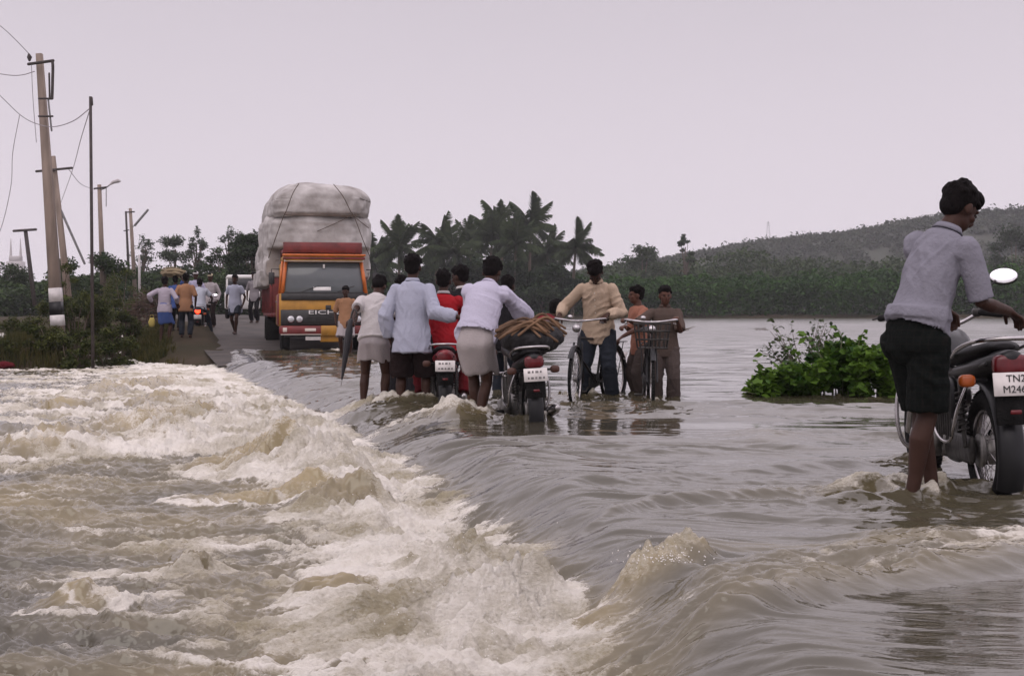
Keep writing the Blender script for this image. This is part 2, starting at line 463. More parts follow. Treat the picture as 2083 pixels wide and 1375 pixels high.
def water_fields(x, y):
    xe = edge_x(y); t = (x - xe) * 0.97; s = y
    near = 1 - sstep(8, 14, y)
    cut = 0.10 * fbm(s * 1.6, x * 0.3, 3, 31)                       # ragged lip
    tt = t + cut
    lip = 0.95 - 0.53 * near
    S = sstep(-0.22, lip, tt) ** 0.8
    z = LOW * (1 - S)
    up = sstep(0.0, 0.5, tt); T = 1 - sstep(-0.15, 0.25, tt)
    # smooth sheet running right to left over the road, pulled into long streaks
    bend = s + 0.16 * t - 0.30 * np.exp(-np.clip(t, 0, 9) / 0.5)
    a_s = np.clip(y / 9, 0.55, 1.8)
    lake = sstep(3.0, 9.0, t) * sstep(9, 20, y)
    fade = (1 / (1 + (y / 24) ** 2)) * (1 - 0.7 * lake)
    sp = lambda n: np.sign(n) * np.abs(n) ** 1.8
    h1 = sp(perlin(t * 0.45 + 3, bend * 1.7, 41)) * 0.034 + sp(perlin(t * 0.6, bend * 3.9, 42)) * 0.038 + sp(perlin(t * 1.1, bend * 7.5, 43)) * 0.022
    h2 = fbm(x * 0.33, y * 0.5, 2, 44) * 0.009
    chop = ridged(t * 1.1 + 0.4 * perlin(x, y, 46), bend * 3.0, 4, 45) * 0.014
    zone = sstep(-0.5, 0.9, x) * sstep(6.4, 7.2, y) * (1 - sstep(8.2, 10, y))    # rougher strip in front of the near motorcycle
    calm = (1 - sstep(4.9, 5.4, y - 0.12 * (x - 1))) * sstep(0.4, 0.8, tt)
    patch = sstep(-0.05, 0.45, perlin(x * 0.22 + 9, y * 0.42, 47) + 0.35 * perlin(x * 0.5, y * 1.1, 57))
    rim = np.exp(-((tt - 0.35) / 0.5) ** 2) * near                            # furrows where the sheet tips over
    furrow = ridged(t * 0.6, bend * 4.5, 3, 48) * 0.018 + perlin(t * 1.0, bend * 13, 49) * 0.015 + perlin(t * 2.2, bend * 27, 50) * 0.005
    lw = perlin(x * 0.8, y * 1.5, 101) * 0.022 * (1 - sstep(40, 70, y)) + perlin(x * 0.35, y * 0.62, 102) * 0.050 * sstep(16, 30, y) * (1 - sstep(90, 140, y)) + perlin(x * 0.16, y * 0.3, 103) * 0.10 * sstep(40, 80, y)
    h2 = h2 + lw * sstep(1.5, 5.0, t) * sstep(12, 22, y) / np.maximum(fade, 0.02)
    sheet = (h1 * (0.30 + 1.5 * patch) + chop * (0.08 + 1.6 * zone + 1.3 * patch)) * a_s * fade * (1 - 0.8 * calm) + h2 * fade + furrow * rim * (1 - 0.6 * calm)
    z = z + sheet * up
    # tumbling water below
    wx = x + 0.20 * fbm(x * 1.1, y * 1.1, 2, 51); wy = y + 0.20 * fbm(x * 1.1, y * 1.1, 2, 52)
    far = sstep(9.0, 14.0, y)
    r1 = ridged(wx * 0.55, wy * 1.25, 2, 53); r2 = ridged(wx * 1.3, wy * 3.6, 3, 54)
    r3 = fbm(wx * 4.5, wy * 9, 3, 55); r4 = ridged(wx * 3.6, wy * 9.5, 2, 56); r5 = ridged(x * 8 + r2, y * 19, 2, 58)
    swell = fbm(wx * 0.5, wy * 0.9, 2, 57)
    hd = (0.036 * swell + 0.028 * r1 + 0.042 * r2 + 0.012 * r3 + 0.030 * r4 + 0.012 * r5) * (1 - 0.55 * sstep(16, 28, y)) * (0.85 + 0.5 * far)
    J = np.exp(-((tt + 0.42) / (0.34 + 0.25 * far)) ** 2)
    J2 = np.exp(-((tt + 0.55) / (0.42 + 0.35 * far)) ** 2)
    lumps = np.abs(perlin(wx * 2.6, wy * 2.8, 61)) + 0.5 * np.abs(perlin(wx * 5.6, wy * 6.2, 64)) + 0.30 * np.abs(perlin(x * 13, y * 15, 65))
    froth = np.abs(perlin(x * 17, y * 22, 66)) + 0.6 * np.abs(perlin(x * 34, y * 40, 67))
    hj = J2 * (1 - 0.55 * sstep(15, 26, y)) * (0.02 + 0.11 * lumps * (0.5 + sstep(-0.5, 0.5, perlin(x * 0.7, y * 0.7, 68))))
    z = z + hd * T + hj
    # foam
    pf = fbm(x * 0.8 + 7, y * 0.95, 4, 71)
    big = fbm(x * 0.28, y * 0.35, 2, 72)
    F = J2 * (0.80 - 0.1 * near) + T * (-0.09 + 0.31 * far + 0.30 * pf + 0.22 * big + 0.30 * sstep(0.55, 1.15, r2) + 0.22 * sstep(0.3, 1.0, r4) - 0.05)
    F = F + T * np.exp(-np.clip(-tt, 0, 9) / 0.8) * 0.30
    z = z + 0.020 * froth * np.clip(F - 0.25, 0, 0.6) * np.clip(y / 8, 0.8, 2)
    A = T * (0.29 + 0.25 * pf + 0.22 * swell) + 0.02 + 0.12 * J
    F = F + sstep(0.3, 0.9, r4) * 0.0
    # standing waves near the camera: two ridges with broken water between
    def ridge(p0, p1, p2, w, h):
        P = [G(*p)[:2] for p in (p0, p1, p2)]
        yy = np.interp(x, [P[0][0], P[1][0], P[2][0]], [P[0][1], P[1][1], P[2][1]])
        on = sstep(P[0][0] - 0.15, P[0][0] + 0.15, x)
        d = (y - yy) / w
        return on * h * np.where(d < 0, np.exp(-d * d * 2.2), np.exp(-d * d * 0.5)), on * sstep(0, 0.5, d), yy
    ra, _, ya = ridge((1290, 1300), (1690, 1215), (2120, 1150), 0.13, 0.05)
    rb, _, yb = ridge((1095, 1215), (1300, 1150), (1440, 1120), 0.10, 0.035)
    rc, _, yc = ridge((930, 1100), (1350, 1030), (1880, 1010), 0.11, 0.045)
    rd, _, yd = ridge((800, 1010), (1450, 978), (1840, 945), 0.16, 0.038)
    wob = 1 + 0.5 * perlin(x * 2.2, y * 0.8, 81)
    endb = 1 - sstep(0.72, 0.95, x)
    z = z + up * (ra * wob + rb * wob * endb + rc * wob + rd * wob)
    broken = sstep(0.25, 0.75, x) * sstep(ya - 0.05, ya + 0.12, y) * (1 - sstep(0.55, 0.95, y - ya + 0.16 * pf))
    z = z + broken * (0.022 * r2 + 0.016 * r4 + 0.012 * r3 + 0.005 * r5 + 0.01)
    F = F + broken * (sstep(0.9, 1.9, x) * 0.34 + 0.04 + 0.24 * pf + 0.22 * r4)
    A = A + broken * 0.18 + up * (ra * 2.5 + rb * 4 + rc * 1)
    for (px, py, lv, wx_, wy_, hh, fo, ac) in HUMPS:
        c = G(px, py, lv + hh * 0.5)
        ex = (x - c[0]) / wx_; ey = (y - c[1]) / wy_
        m = (np.abs(ex) < 3.2) & (np.abs(ey) < 3.2)
        if not m.any(): continue
        r_ = np.sqrt(ex[m] ** 2 + ey[m] ** 2) * (1 + 0.3 * perlin(x[m] * 3 / wx_ * 0.3, y[m] * 3 / wy_ * 0.3, 88))
        gss = np.exp(-(r_ ** 2.2) * 0.8)
        tex = 1 + 0.20 * r3[m] + 0.10 * r4[m] + (0.12 + 0.5 * fo) * (lumps[m] - 0.4)
        z[m] += hh * gss * tex
        F[m] = F[m] * (1 - 0.75 * gss) + fo * gss + 0.28 * gss * (r_ < 1.6) * (ey[m] > 0.2) * fo
        F[m] += 0.5 * np.exp(-((r_ - 1.55) / 0.3) ** 2) * (ey[m] < 0.3) * T[m]
        A[m] = A[m] * (1 - gss) + ac * gss
        if fo > 0.2: z[m] += hh * gss * (0.7 * (lumps[m] - 0.3) + 0.8 * (froth[m] - 0.35)) * fo
    for (wx0, wy0, wr, ws) in WAKES:
        dx, dy = x - wx0, y - wy0
        m = (dx < wr * 3) & (dx > -wr * 13) & (np.abs(dy) < wr * 4.5)
        if not m.any(): continue
        dx, dy = dx[m], dy[m]
        bow = np.exp(-(((dx - wr * 0.9) / (wr * 0.6)) ** 2 + (dy / (wr * 1.3)) ** 2))
        tl = np.clip(-dx / (wr * 12), 0, 1); wdt = wr * (0.8 + 2.6 * tl)
        tail = np.exp(-(dy / wdt) ** 2) * (dx < wr) * (1 - tl)
        arms = np.exp(-((np.abs(dy) - wdt) / (wr * 0.5)) ** 2) * (dx < 0) * (1 - tl)
        z[m] += ws * (0.045 * bow + 0.026 * arms + tail * (0.026 * r3[m] + 0.022 * r4[m] + 0.02 * lumps[m]))
        F[m] += ws * (0.45 * bow + tail * (0.24 + 0.22 * r4[m] + 0.15 * r3[m]) * 0.8 + 0.10 * arms)
        A[m] += ws * (0.12 * tail + 0.12 * bow)
    return z, np.clip(F, 0, 1.2), np.clip(A, 0, 1), 1 - up * (1 - np.clip(patch + zone, 0, 1)) * 0.7

def water_material():
    m = bpy.data.materials.new('silty flood water'); m.use_nodes = True
    n, l = m.node_tree.nodes, m.node_tree.links
    b = n['Principled BSDF']
    at = n.new('ShaderNodeAttribute'); at.attribute_name = 'foam'
    aa = n.new('ShaderNodeAttribute'); aa.attribute_name = 'silt'
    tc = n.new('ShaderNodeTexCoord')
    mp = n.new('ShaderNodeMapping'); mp.inputs['Scale'].default_value = (0.75, 1.0, 1.0); mp.inputs['Rotation'].default_value = (0, 0, R(-14))
    l.new(tc.outputs['Object'], mp.inputs[0])
    f1 = n.new('ShaderNodeTexNoise'); f1.inputs['Scale'].default_value = 7; f1.inputs['Detail'].default_value = 9; f1.inputs['Roughness'].default_value = 0.68; f1.inputs['Distortion'].default_value = 0.6
    f2 = n.new('ShaderNodeTexNoise'); f2.inputs['Scale'].default_value = 60; f2.inputs['Detail'].default_value = 6; f2.inputs['Roughness'].default_value = 0.7
    l.new(mp.outputs[0], f1.inputs['Vector']); l.new(mp.outputs[0], f2.inputs['Vector'])
    vm = n.new('ShaderNodeMapRange'); vm.inputs['From Min'].default_value = 0.3; vm.inputs['From Max'].default_value = 0.7; vm.inputs['To Min'].default_value = -0.09; vm.inputs['To Max'].default_value = 0.09
    l.new(f2.outputs['Fac'], vm.inputs['Value'])
    a1 = n.new('ShaderNodeMath'); a1.operation = 'ADD'
    l.new(f1.outputs['Fac'], a1.inputs[0]); l.new(vm.outputs[0], a1.inputs[1])
    a2 = n.new('ShaderNodeMath'); a2.operation = 'ADD'                 # foam + texture
    l.new(a1.outputs[0], a2.inputs[0]); l.new(at.outputs['Fac'], a2.inputs[1])
    mr = n.new('ShaderNodeMapRange'); mr.interpolation_type = 'SMOOTHSTEP'
    mr.inputs['From Min'].default_value = 0.85; mr.inputs['From Max'].default_value = 1.20
    l.new(a2.outputs[0], mr.inputs['Value'])
    sl = n.new('ShaderNodeMix'); sl.data_type = 'RGBA'
    sl.inputs['A'].default_value = (0.055, 0.049, 0.032, 1); sl.inputs['B'].default_value = (0.26, 0.205, 0.095, 1)
    l.new(aa.outputs['Fac'], sl.inputs['Factor'])
    n3 = n.new('ShaderNodeTexNoise'); n3.inputs['Scale'].default_value = 2.2; n3.inputs['Detail'].default_value = 6
    l.new(mp.outputs[0], n3.inputs['Vector'])
    fc = n.new('ShaderNodeMix'); fc.data_type = 'RGBA'
    fc.inputs['A'].default_value = (0.32, 0.28, 0.185, 1); fc.inputs['B'].default_value = (0.74, 0.70, 0.625, 1)
    fr = n.new('ShaderNodeMapRange'); fr.inputs['From Min'].default_value = 0.38; fr.inputs['From Max'].default_value = 0.56
    n3m = n.new('ShaderNodeMix'); n3m.inputs['Factor'].default_value = 0.28; l.new(n3.outputs['Fac'], n3m.inputs['A']); l.new(f2.outputs['Fac'], n3m.inputs['B'])
    l.new(n3m.outputs['Result'], fr.inputs['Value']); l.new(fr.outputs[0], fc.inputs['Factor'])
    cm = n.new('ShaderNodeMix'); cm.data_type = 'RGBA'
    l.new(mr.outputs[0], cm.inputs['Factor']); l.new(sl.outputs['Result'], cm.inputs['A']); l.new(fc.outputs['Result'], cm.inputs['B'])
    l.new(cm.outputs['Result'], b.inputs['Base Color'])
    rr = n.new('ShaderNodeMapRange'); rr.inputs['To Min'].default_value = 0.06; rr.inputs['To Max'].default_value = 0.75
    l.new(mr.outputs[0], rr.inputs['Value']); l.new(rr.outputs[0], b.inputs['Roughness'])
    wd = n.new('ShaderNodeAttribute'); wd.attribute_name = 'wind'; wr = n.new('ShaderNodeMath'); wr.operation = 'MULTIPLY_ADD'; wr.inputs[1].default_value = 0.13; l.new(wd.outputs['Fac'], wr.inputs[0]); l.new(rr.outputs[0], wr.inputs[2]); l.new(wr.outputs[0], b.inputs['Roughness'])
    io_ = n.new('ShaderNodeMath'); io_.operation = 'MULTIPLY_ADD'; io_.inputs[1].default_value = 1.0; io_.inputs[2].default_value = 1.62; l.new(wd.outputs['Fac'], io_.inputs[0]); l.new(io_.outputs[0], b.inputs['IOR'])
    # ripples: fine streaks along the flow, froth where there is foam
    ms = n.new('ShaderNodeMapping'); ms.inputs['Scale'].default_value = (0.32, 1.0, 1.0); ms.inputs['Rotation'].default_value = (0, 0, R(-10))
    l.new(tc.outputs['Object'], ms.inputs[0])
    s1 = n.new('ShaderNodeTexNoise'); s1.inputs['Scale'].default_value = 13; s1.inputs['Detail'].default_value = 5; s1.inputs['Roughness'].default_value = 0.55; s1.inputs['Distortion'].default_value = 0.4
    l.new(ms.outputs[0], s1.inputs['Vector'])
    s2 = n.new('ShaderNodeTexNoise'); s2.inputs['Scale'].default_value = 3.2; s2.inputs['Detail'].default_value = 3
    l.new(ms.outputs[0], s2.inputs['Vector'])
    hm = n.new('ShaderNodeMath'); hm.operation = 'MULTIPLY_ADD'; hm.inputs[1].default_value = 2.6
    l.new(s2.outputs['Fac'], hm.inputs[0]); l.new(s1.outputs['Fac'], hm.inputs[2])
    bp = n.new('ShaderNodeBump'); bp.inputs['Distance'].default_value = 0.018; bp.inputs['Strength'].default_value = 0.55
    ar = n.new('ShaderNodeAttribute'); ar.attribute_name = 'ripple'; am = n.new('ShaderNodeMath'); am.operation = 'MULTIPLY'; am.inputs[1].default_value = 0.40
    l.new(ar.outputs['Fac'], am.inputs[0]); l.new(am.outputs[0], bp.inputs['Strength'])
    l.new(hm.outputs[0], bp.inputs['Height'])
    fb = n.new('ShaderNodeBump'); fb.inputs['Distance'].default_value = 0.05
    fs = n.new('ShaderNodeMath'); fs.operation = 'MULTIPLY'; fs.inputs[1].default_value = 0.9
    l.new(mr.outputs[0], fs.inputs[0]); l.new(fs.outputs[0], fb.inputs['Strength'])
    l.new(a1.outputs[0], fb.inputs['Height']); l.new(bp.outputs[0], fb.inputs['Normal'])
    l.new(fb.outputs[0], b.inputs['Normal'])
    return m

def build_water():
    X, Y, q = fan_grid(np.concatenate([np.geomspace(3.0, 12, 950)[:-1], np.geomspace(12, 185, 620)]), 0, 0, 1100, 0.43, 0.5)
    z, F, A, Q = water_fields(X, Y)
    me = np_mesh('flood_water', np.stack([X, Y, z], 1), q)
    for nm, a in (('foam', F), ('silt', A), ('wind', sstep(15, 60, Y)), ('ripple', Q / (1 + (Y / 13) ** 2))):
        at = me.attributes.new(nm, 'FLOAT', 'POINT'); at.data.foreach_set('value', a.astype(np.float32))
    o = link_mesh('flood_water', me, water_material())
    tag(o, kind='structure')
    # drops thrown up where the sheet breaks
    mb = MB(); rg = np.random.default_rng(5); k = 0
    for i in range(760):
        if i < 650:
            yy = 4.8 + 6.5 * rg.random() ** 1.3; xx = float(edge_x(yy)) - 0.42 + rg.normal() * 0.22; zz = LOW + 0.12 + abs(rg.normal()) * 0.09
        else:
            c = G(1345, 1128, 0.1); xx = c[0] + rg.normal() * 0.08; yy = c[1] + rg.normal() * 0.05; zz = 0.07 + abs(rg.normal()) * 0.035
        mb.ell((xx, yy, zz), rg.uniform(0.0014, 0.0036, 3), nu=5, nv=4)
    sp = mb.build('spray', mat('white water drops', (0.75, 0.72, 0.68), 0.3, var=0.03))
    tag(sp, 'fine white spray thrown up along the breaking edge', 'spray', kind='stuff')

# ------------------------------------------------------------------ foliage
def leaf_mesh(name, c, size, rg, up=0.35, aspect=0.55, droop=None):
    n = len(c); size = np.broadcast_to(size, (n,))
    nr = rg.normal(size=(n, 3)); nr[:, 2] = np.abs(nr[:, 2]) + up * 2; nr /= np.linalg.norm(nr, axis=1)[:, None]
    d = rg.normal(size=(n, 3)); d -= nr * np.sum(d * nr, 1)[:, None]; d /= np.linalg.norm(d, axis=1)[:, None]
    w = np.cross(nr, d)
    s = (size * rg.uniform(0.65, 1.3, n))[:, None]
    v = np.stack([c - d * s * 0.5, c + w * s * aspect * 0.5 - d * s * 0.08 + nr * s * 0.06, c + d * s * 0.5 - nr * s * 0.12, c - w * s * aspect * 0.5 - d * s * 0.08 + nr * s * 0.06], 1).reshape(-1, 3)
    return np_mesh(name, v, np.arange(n * 4).reshape(n, 4), smooth=False)

def crown_points(rg, clumps, n):
    """clumps: (centre, radii); points thicken toward each clump's shell"""
    w = np.array([np.prod(r) ** (2 / 3) for _, r in clumps]); w /= w.sum()
    ks = rg.choice(len(clumps), n, p=w)
    d = rg.normal(size=(n, 3)); d /= np.linalg.norm(d, axis=1)[:, None]
    rr = rg.random(n) ** 0.38 * (1 + 0.16 * rg.normal(size=n))
    C = np.array([c for c, _ in clumps], float); Rr = np.array([r for _, r in clumps], float)
    return C[ks] + d * rr[:, None] * Rr[ks]

m_bark = mat('grey brown bark', (0.10, 0.075, 0.055), 0.9, var=0.35, scale=8, bump=0.6, bscale=14, stretch=(1, 1, 0.25))
m_far_leaf = leaf_mat('dull green tree leaves', (0.014, 0.030, 0.010), (0.048, 0.076, 0.022), 0.35)
m_dark_leaf = leaf_mat('dark tree leaves', (0.012, 0.024, 0.012), (0.036, 0.056, 0.022), 0.4)
m_thorn = leaf_mat('thorn scrub leaves', (0.026, 0.040, 0.010), (0.095, 0.105, 0.030), 1.3)
m_belt = leaf_mat('waterside scrub leaves', (0.009, 0.034, 0.005), (0.038, 0.094, 0.012), 0.12)
m_palm = leaf_mat('palm fronds', (0.018, 0.030, 0.013), (0.048, 0.066, 0.026), 0.5)
m_hill = leaf_mat('hill scrub leaves', (0.018, 0.030, 0.015), (0.048, 0.058, 0.032), 0.05)

def tree(name, base, H, crown, clumps, leaves, leaf, label, cat='tree', group=None, m=None, trunk_r=None, seed=0, bare=0.35):
    """tapered trunk, limbs to every clump, leaf-by-leaf crown; crown = (half width, half depth)"""
    rg = np.random.default_rng(seed)
    root = empty(name, base, rg.random() * 6.28, label, cat, group)
    tr = trunk_r or H * 0.022
    cl = []
    for k in range(clumps):
        f = rg.random(); a = rg.random() * 6.28; rad = math.sqrt(rg.random())
        zz = H * (bare + (0.93 - bare) * f); sh = 1.15 - 0.75 * abs(f - 0.45) - 0.35 * max(0, f - 0.6)
        c = np.array([math.cos(a) * rad * crown[0] * sh, math.sin(a) * rad * crown[1] * sh, zz])
        r = crown[0] * rg.uniform(0.28, 0.5); cl.append((c, (r, r, r * rg.uniform(0.55, 0.85))))
    cl.append((np.array([0, 0, H * 0.93]), (crown[0] * 0.3, crown[0] * 0.3, H * 0.07)))
    mb = MB(); lean = rg.normal(size=2) * H * 0.02
    mid = np.array([lean[0], lean[1], H * bare])
    mb.curve([(0, 0, -0.3), (lean[0] * 0.3, lean[1] * 0.5, H * bare * 0.5), mid, (lean[0], lean[1], H * 0.8)], 0, n=8)
    mb = MB(); pth = smooth_path([(0, 0, -0.3), (lean[0] * 0.3, lean[1] * 0.5, H * bare * 0.5), mid, (lean[0], lean[1], H * 0.82)], 4)
    mb.loft(pth, list(np.linspace(tr, tr * 0.3, len(pth))), n=8)
    for c, r in cl[:-1]:
        st = np.array([lean[0], lean[1], H * rg.uniform(bare * 0.8, bare + 0.2)])
        pth = smooth_path([st, st * 0.5 + c * 0.5 + np.array([0, 0, 0.05 * H]), c], 4)
        mb.loft(pth, list(np.linspace(tr * 0.45, tr * 0.1, len(pth))), n=6)
    mb.build('trunk', m_bark, root)
    link_mesh('crown', leaf_mesh('crown', crown_points(rg, cl, leaves), leaf, rg), m or m_far_leaf, root)
    return root

def belt(name, x0, x1, D, depth, top, n, size, m, label, cat, base=0.3, seed=0, dens=1.0, kind='stuff'):
    """a run of scrub or wood that reads as one mass; top(x) gives the height of its outline"""
    rg = np.random.default_rng(seed)
    x = rg.uniform(x0, x1, n); dy = rg.random(n)
    lump = 0.86 + 0.16 * fbm(x * 0.16, dy * 3 + seed, 3, seed % 50) + 0.10 * perlin(x * 0.7, dy * 6, seed % 40 + 3)
    h = top(x) * lump * (0.62 + 0.38 * dy ** 0.7)
    z = base + h * (1 - rg.random(n) ** 1.7)
    y = (D(x) if callable(D) else D) + dy * depth + 0.6 * rg.normal(size=n) - 0.10 * (h - z)
    o = link_mesh(name, leaf_mesh(name, np.stack([x, y, z], 1), size, rg), m)
    return tag(o, label, cat, kind=kind)

def build_hill():
    hx = np.array([-330, -200, -60, 0, 40, 69, 100, 137, 158, 202, 300, 420, 560]); hz = np.array([0, 1, 6, 13, 19, 24, 29.5, 33, 38, 41.5, 45, 38, 20])
    nx, ny = 220, 60
    xs = np.linspace(-330, 560, nx); ys = np.linspace(440, 800, ny)
    X, Y = np.meshgrid(xs, ys)
    def hz_(X, Y):
        hh = np.interp(X - 6, hx, hz) * 0.5 + np.interp(X + 6, hx, hz) * 0.5
        return -0.6 + (hh - 2.2) * np.sin(np.clip((Y - 440) / 120, 0, 1) * math.pi / 2) ** 1.2 * (1 - sstep(580, 800, Y)) + 1.2 * fbm(X * 0.03, Y * 0.03, 3, 91) * sstep(450, 520, Y)
    Z = hz_(X, Y)
    i = np.arange(ny - 1)[:, None] * nx + np.arange(nx - 1)[None, :]
    o = link_mesh('hill', np_mesh('hill', np.stack([X, Y, Z], -1).reshape(-1, 3), np.stack([i, i + 1, i + nx + 1, i + nx], -1).reshape(-1, 4)),
                  mat('dry hillside', (0.034, 0.035, 0.024), 0.95, var=0, col2=(0.026, 0.032, 0.018), scale=0.05, detail=8))
    tag(o, kind='structure')
    rg = np.random.default_rng(17); n = 9500
    x = rg.uniform(-100, 330, n); y = rg.uniform(455, 585, n)
    keep = (perlin(x * 0.05, y * 0.05, 93) > -0.40 - 0.4 * (y > 545)); x, y = x[keep], y[keep]; n = len(x)
    z = hz_(x, y); r = rg.uniform(1.1, 2.4, n) * np.where(rg.random(n) < 0.06, 1.6, 1)
    cs = []
    for k in range(16):
        d = rg.normal(size=(n, 3)); d /= np.linalg.norm(d, axis=1)[:, None]
        cs.append(np.stack([x, y, z + r * 0.5], 1) + d * (r * rg.random(n) ** 0.4)[:, None] * np.array([1, 1, 0.75]))
    c = np.concatenate(cs)
    o = link_mesh('hill_scrub', leaf_mesh('hill_scrub', c, 1.5, rg), m_hill)
    tag(o, 'dull green scrub dotted over the long hazy hill', 'scrub', kind='stuff')

def palm_meshes(seed, H, fl=3.3, nf=26, lean=0.4):
    rg = np.random.default_rng(seed)
    top = np.array([lean, 0.1, H])
    mb = MB(); pth = smooth_path([(0, 0, -0.4), (lean * 0.15, 0.05, H * 0.35), (lean * 0.5, 0.05, H * 0.7), top], 5)
    mb.loft(pth, list(np.linspace(0.20, 0.12, len(pth))), n=8)
    trunk = mb.mesh('trunk')
    V, q = [], []; n0 = 0; fronds = []
    for k in range(nf):
        a = k * 2.399 + rg.normal() * 0.25; el = math.radians(80 - 105 * (k / nf) ** 0.85 + rg.normal() * 13)
        L = fl * rg.uniform(0.85, 1.1)
        d = np.array([math.cos(a) * math.cos(el), math.sin(a) * math.cos(el), math.sin(el)])
        p = top.copy(); pts = [p.copy()]; ns = 11
        for j in range(ns):
            d = nrm(d + np.array([0, 0, -0.055 - 0.07 * (j / ns)])); p = p + d * L / ns; pts.append(p.copy())
        V = []; q = []; n0 = 0
        side = nrm(np.cross(d, [0, 0, 1.0]) + 1e-6)
        for j in range(ns * 4):
            u = (j + 0.5) / (ns * 4); i = min(int(u * ns), ns - 1); f = u * ns - i
            b = pts[i] * (1 - f) + pts[i + 1] * f; tg = nrm(pts[i + 1] - pts[i])
            sd = nrm(np.cross(tg, [0, 0, 1.0]) + 1e-6); upv = np.cross(sd, tg)
            ll = L * 0.28 * math.sin(math.pi * min(1, u * 0.92 + 0.1)) ** 0.6
            for sg in (-1, 1):
                ld = nrm(sd * sg * 0.8 + tg * 0.55 - upv * (0.35 + 0.6 * rg.random()))
                w = tg * L * 0.0165
                V += [b - w, b + w, b + ld * ll * 0.6 + w * 0.9 - upv * ll * 0.05, b + ld * ll - upv * ll * 0.18]
                q.append((n0, n0 + 1, n0 + 2, n0 + 3)); n0 += 4
        mbf = MB(); mbf._add(np.array(V), q); mbf.loft(pts, list(np.linspace(0.035, 0.008, len(pts))), n=5)
        fronds.append(mbf)
    allf = MB()
    for f in fronds: allf._add(np.concatenate(f.v), np.concatenate(f.q), np.concatenate(f.t))
    return trunk, allf.mesh('fronds', False)
# ------------------------------------------------------------------ people
m_skin = mat('dark brown skin', (0.042, 0.020, 0.014), 0.5, spec=0.15, var=0.12, scale=14, bump=0.1, bscale=60)
m_skin2 = mat('brown skin', (0.085, 0.039, 0.027), 0.5, spec=0.15, var=0.12, scale=14, bump=0.1, bscale=60)
m_hair = mat('black hair', (0.006, 0.0045, 0.0045), 0.8, spec=0.08, var=0.4, scale=60, bump=0.9, bscale=110, stretch=(1, 1, 0.4))
m_eye = mat('dark eyes', (0.02, 0.012, 0.010), 0.2, var=0.05)
m_button = mat('pale shirt buttons', (0.55, 0.52, 0.46), 0.4, var=0.05)
_cloth = {}
def cloth(name, col, var=0.10, rough=0.9, check=None):
    if name not in _cloth:
        m = mat(name, col, rough, var=var, scale=3.5, bump=0.35, bscale=55, spec=0.08, detail=8)
        if check:                         # faint woven check
            n, l = m.node_tree.nodes, m.node_tree.links
            tc = n.new('ShaderNodeTexCoord'); w1 = n.new('ShaderNodeTexWave'); w1.inputs['Scale'].default_value = 9; w1.bands_direction = 'Z'
            w2 = n.new('ShaderNodeTexWave'); w2.inputs['Scale'].default_value = 9; w2.bands_direction = 'X'
            l.new(tc.outputs['Object'], w1.inputs[0]); l.new(tc.outputs['Object'], w2.inputs[0])
            mx = n.new('ShaderNodeMath'); mx.operation = 'MAXIMUM'; l.new(w1.outputs['Fac'], mx.inputs[0]); l.new(w2.outputs['Fac'], mx.inputs[1])
            mr = n.new('ShaderNodeMapRange'); mr.inputs['From Min'].default_value = 0.9; mr.inputs['To Max'].default_value = 0.8; l.new(mx.outputs[0], mr.inputs['Value'])
            mm = n.new('ShaderNodeMix'); mm.data_type = 'RGBA'; mm.inputs['A'].default_value = (*col, 1); mm.inputs['B'].default_value = (*check, 1)
            l.new(mr.outputs[0], mm.inputs['Factor']); l.new(mm.outputs['Result'], n['Principled BSDF'].inputs['Base Color'])
        _cloth[name] = m
    return _cloth[name]

def ik(a, b, l1, l2, pole):
    """joint between a and b for two bones, bent toward pole; returns joint and reachable b"""
    a, b = np.asarray(a, float), np.asarray(b, float)
    d = b - a; L = np.linalg.norm(d)
    if L > (l1 + l2) * 0.995: b = a + d / L * (l1 + l2) * 0.995; d = b - a; L = np.linalg.norm(d)
    u = d / L; x = (l1 * l1 - l2 * l2 + L * L) / (2 * L); h = math.sqrt(max(0, l1 * l1 - x * x))
    p = np.asarray(pole, float); p = nrm(p - u * np.dot(p, u))
    return a + u * x + p * h, b

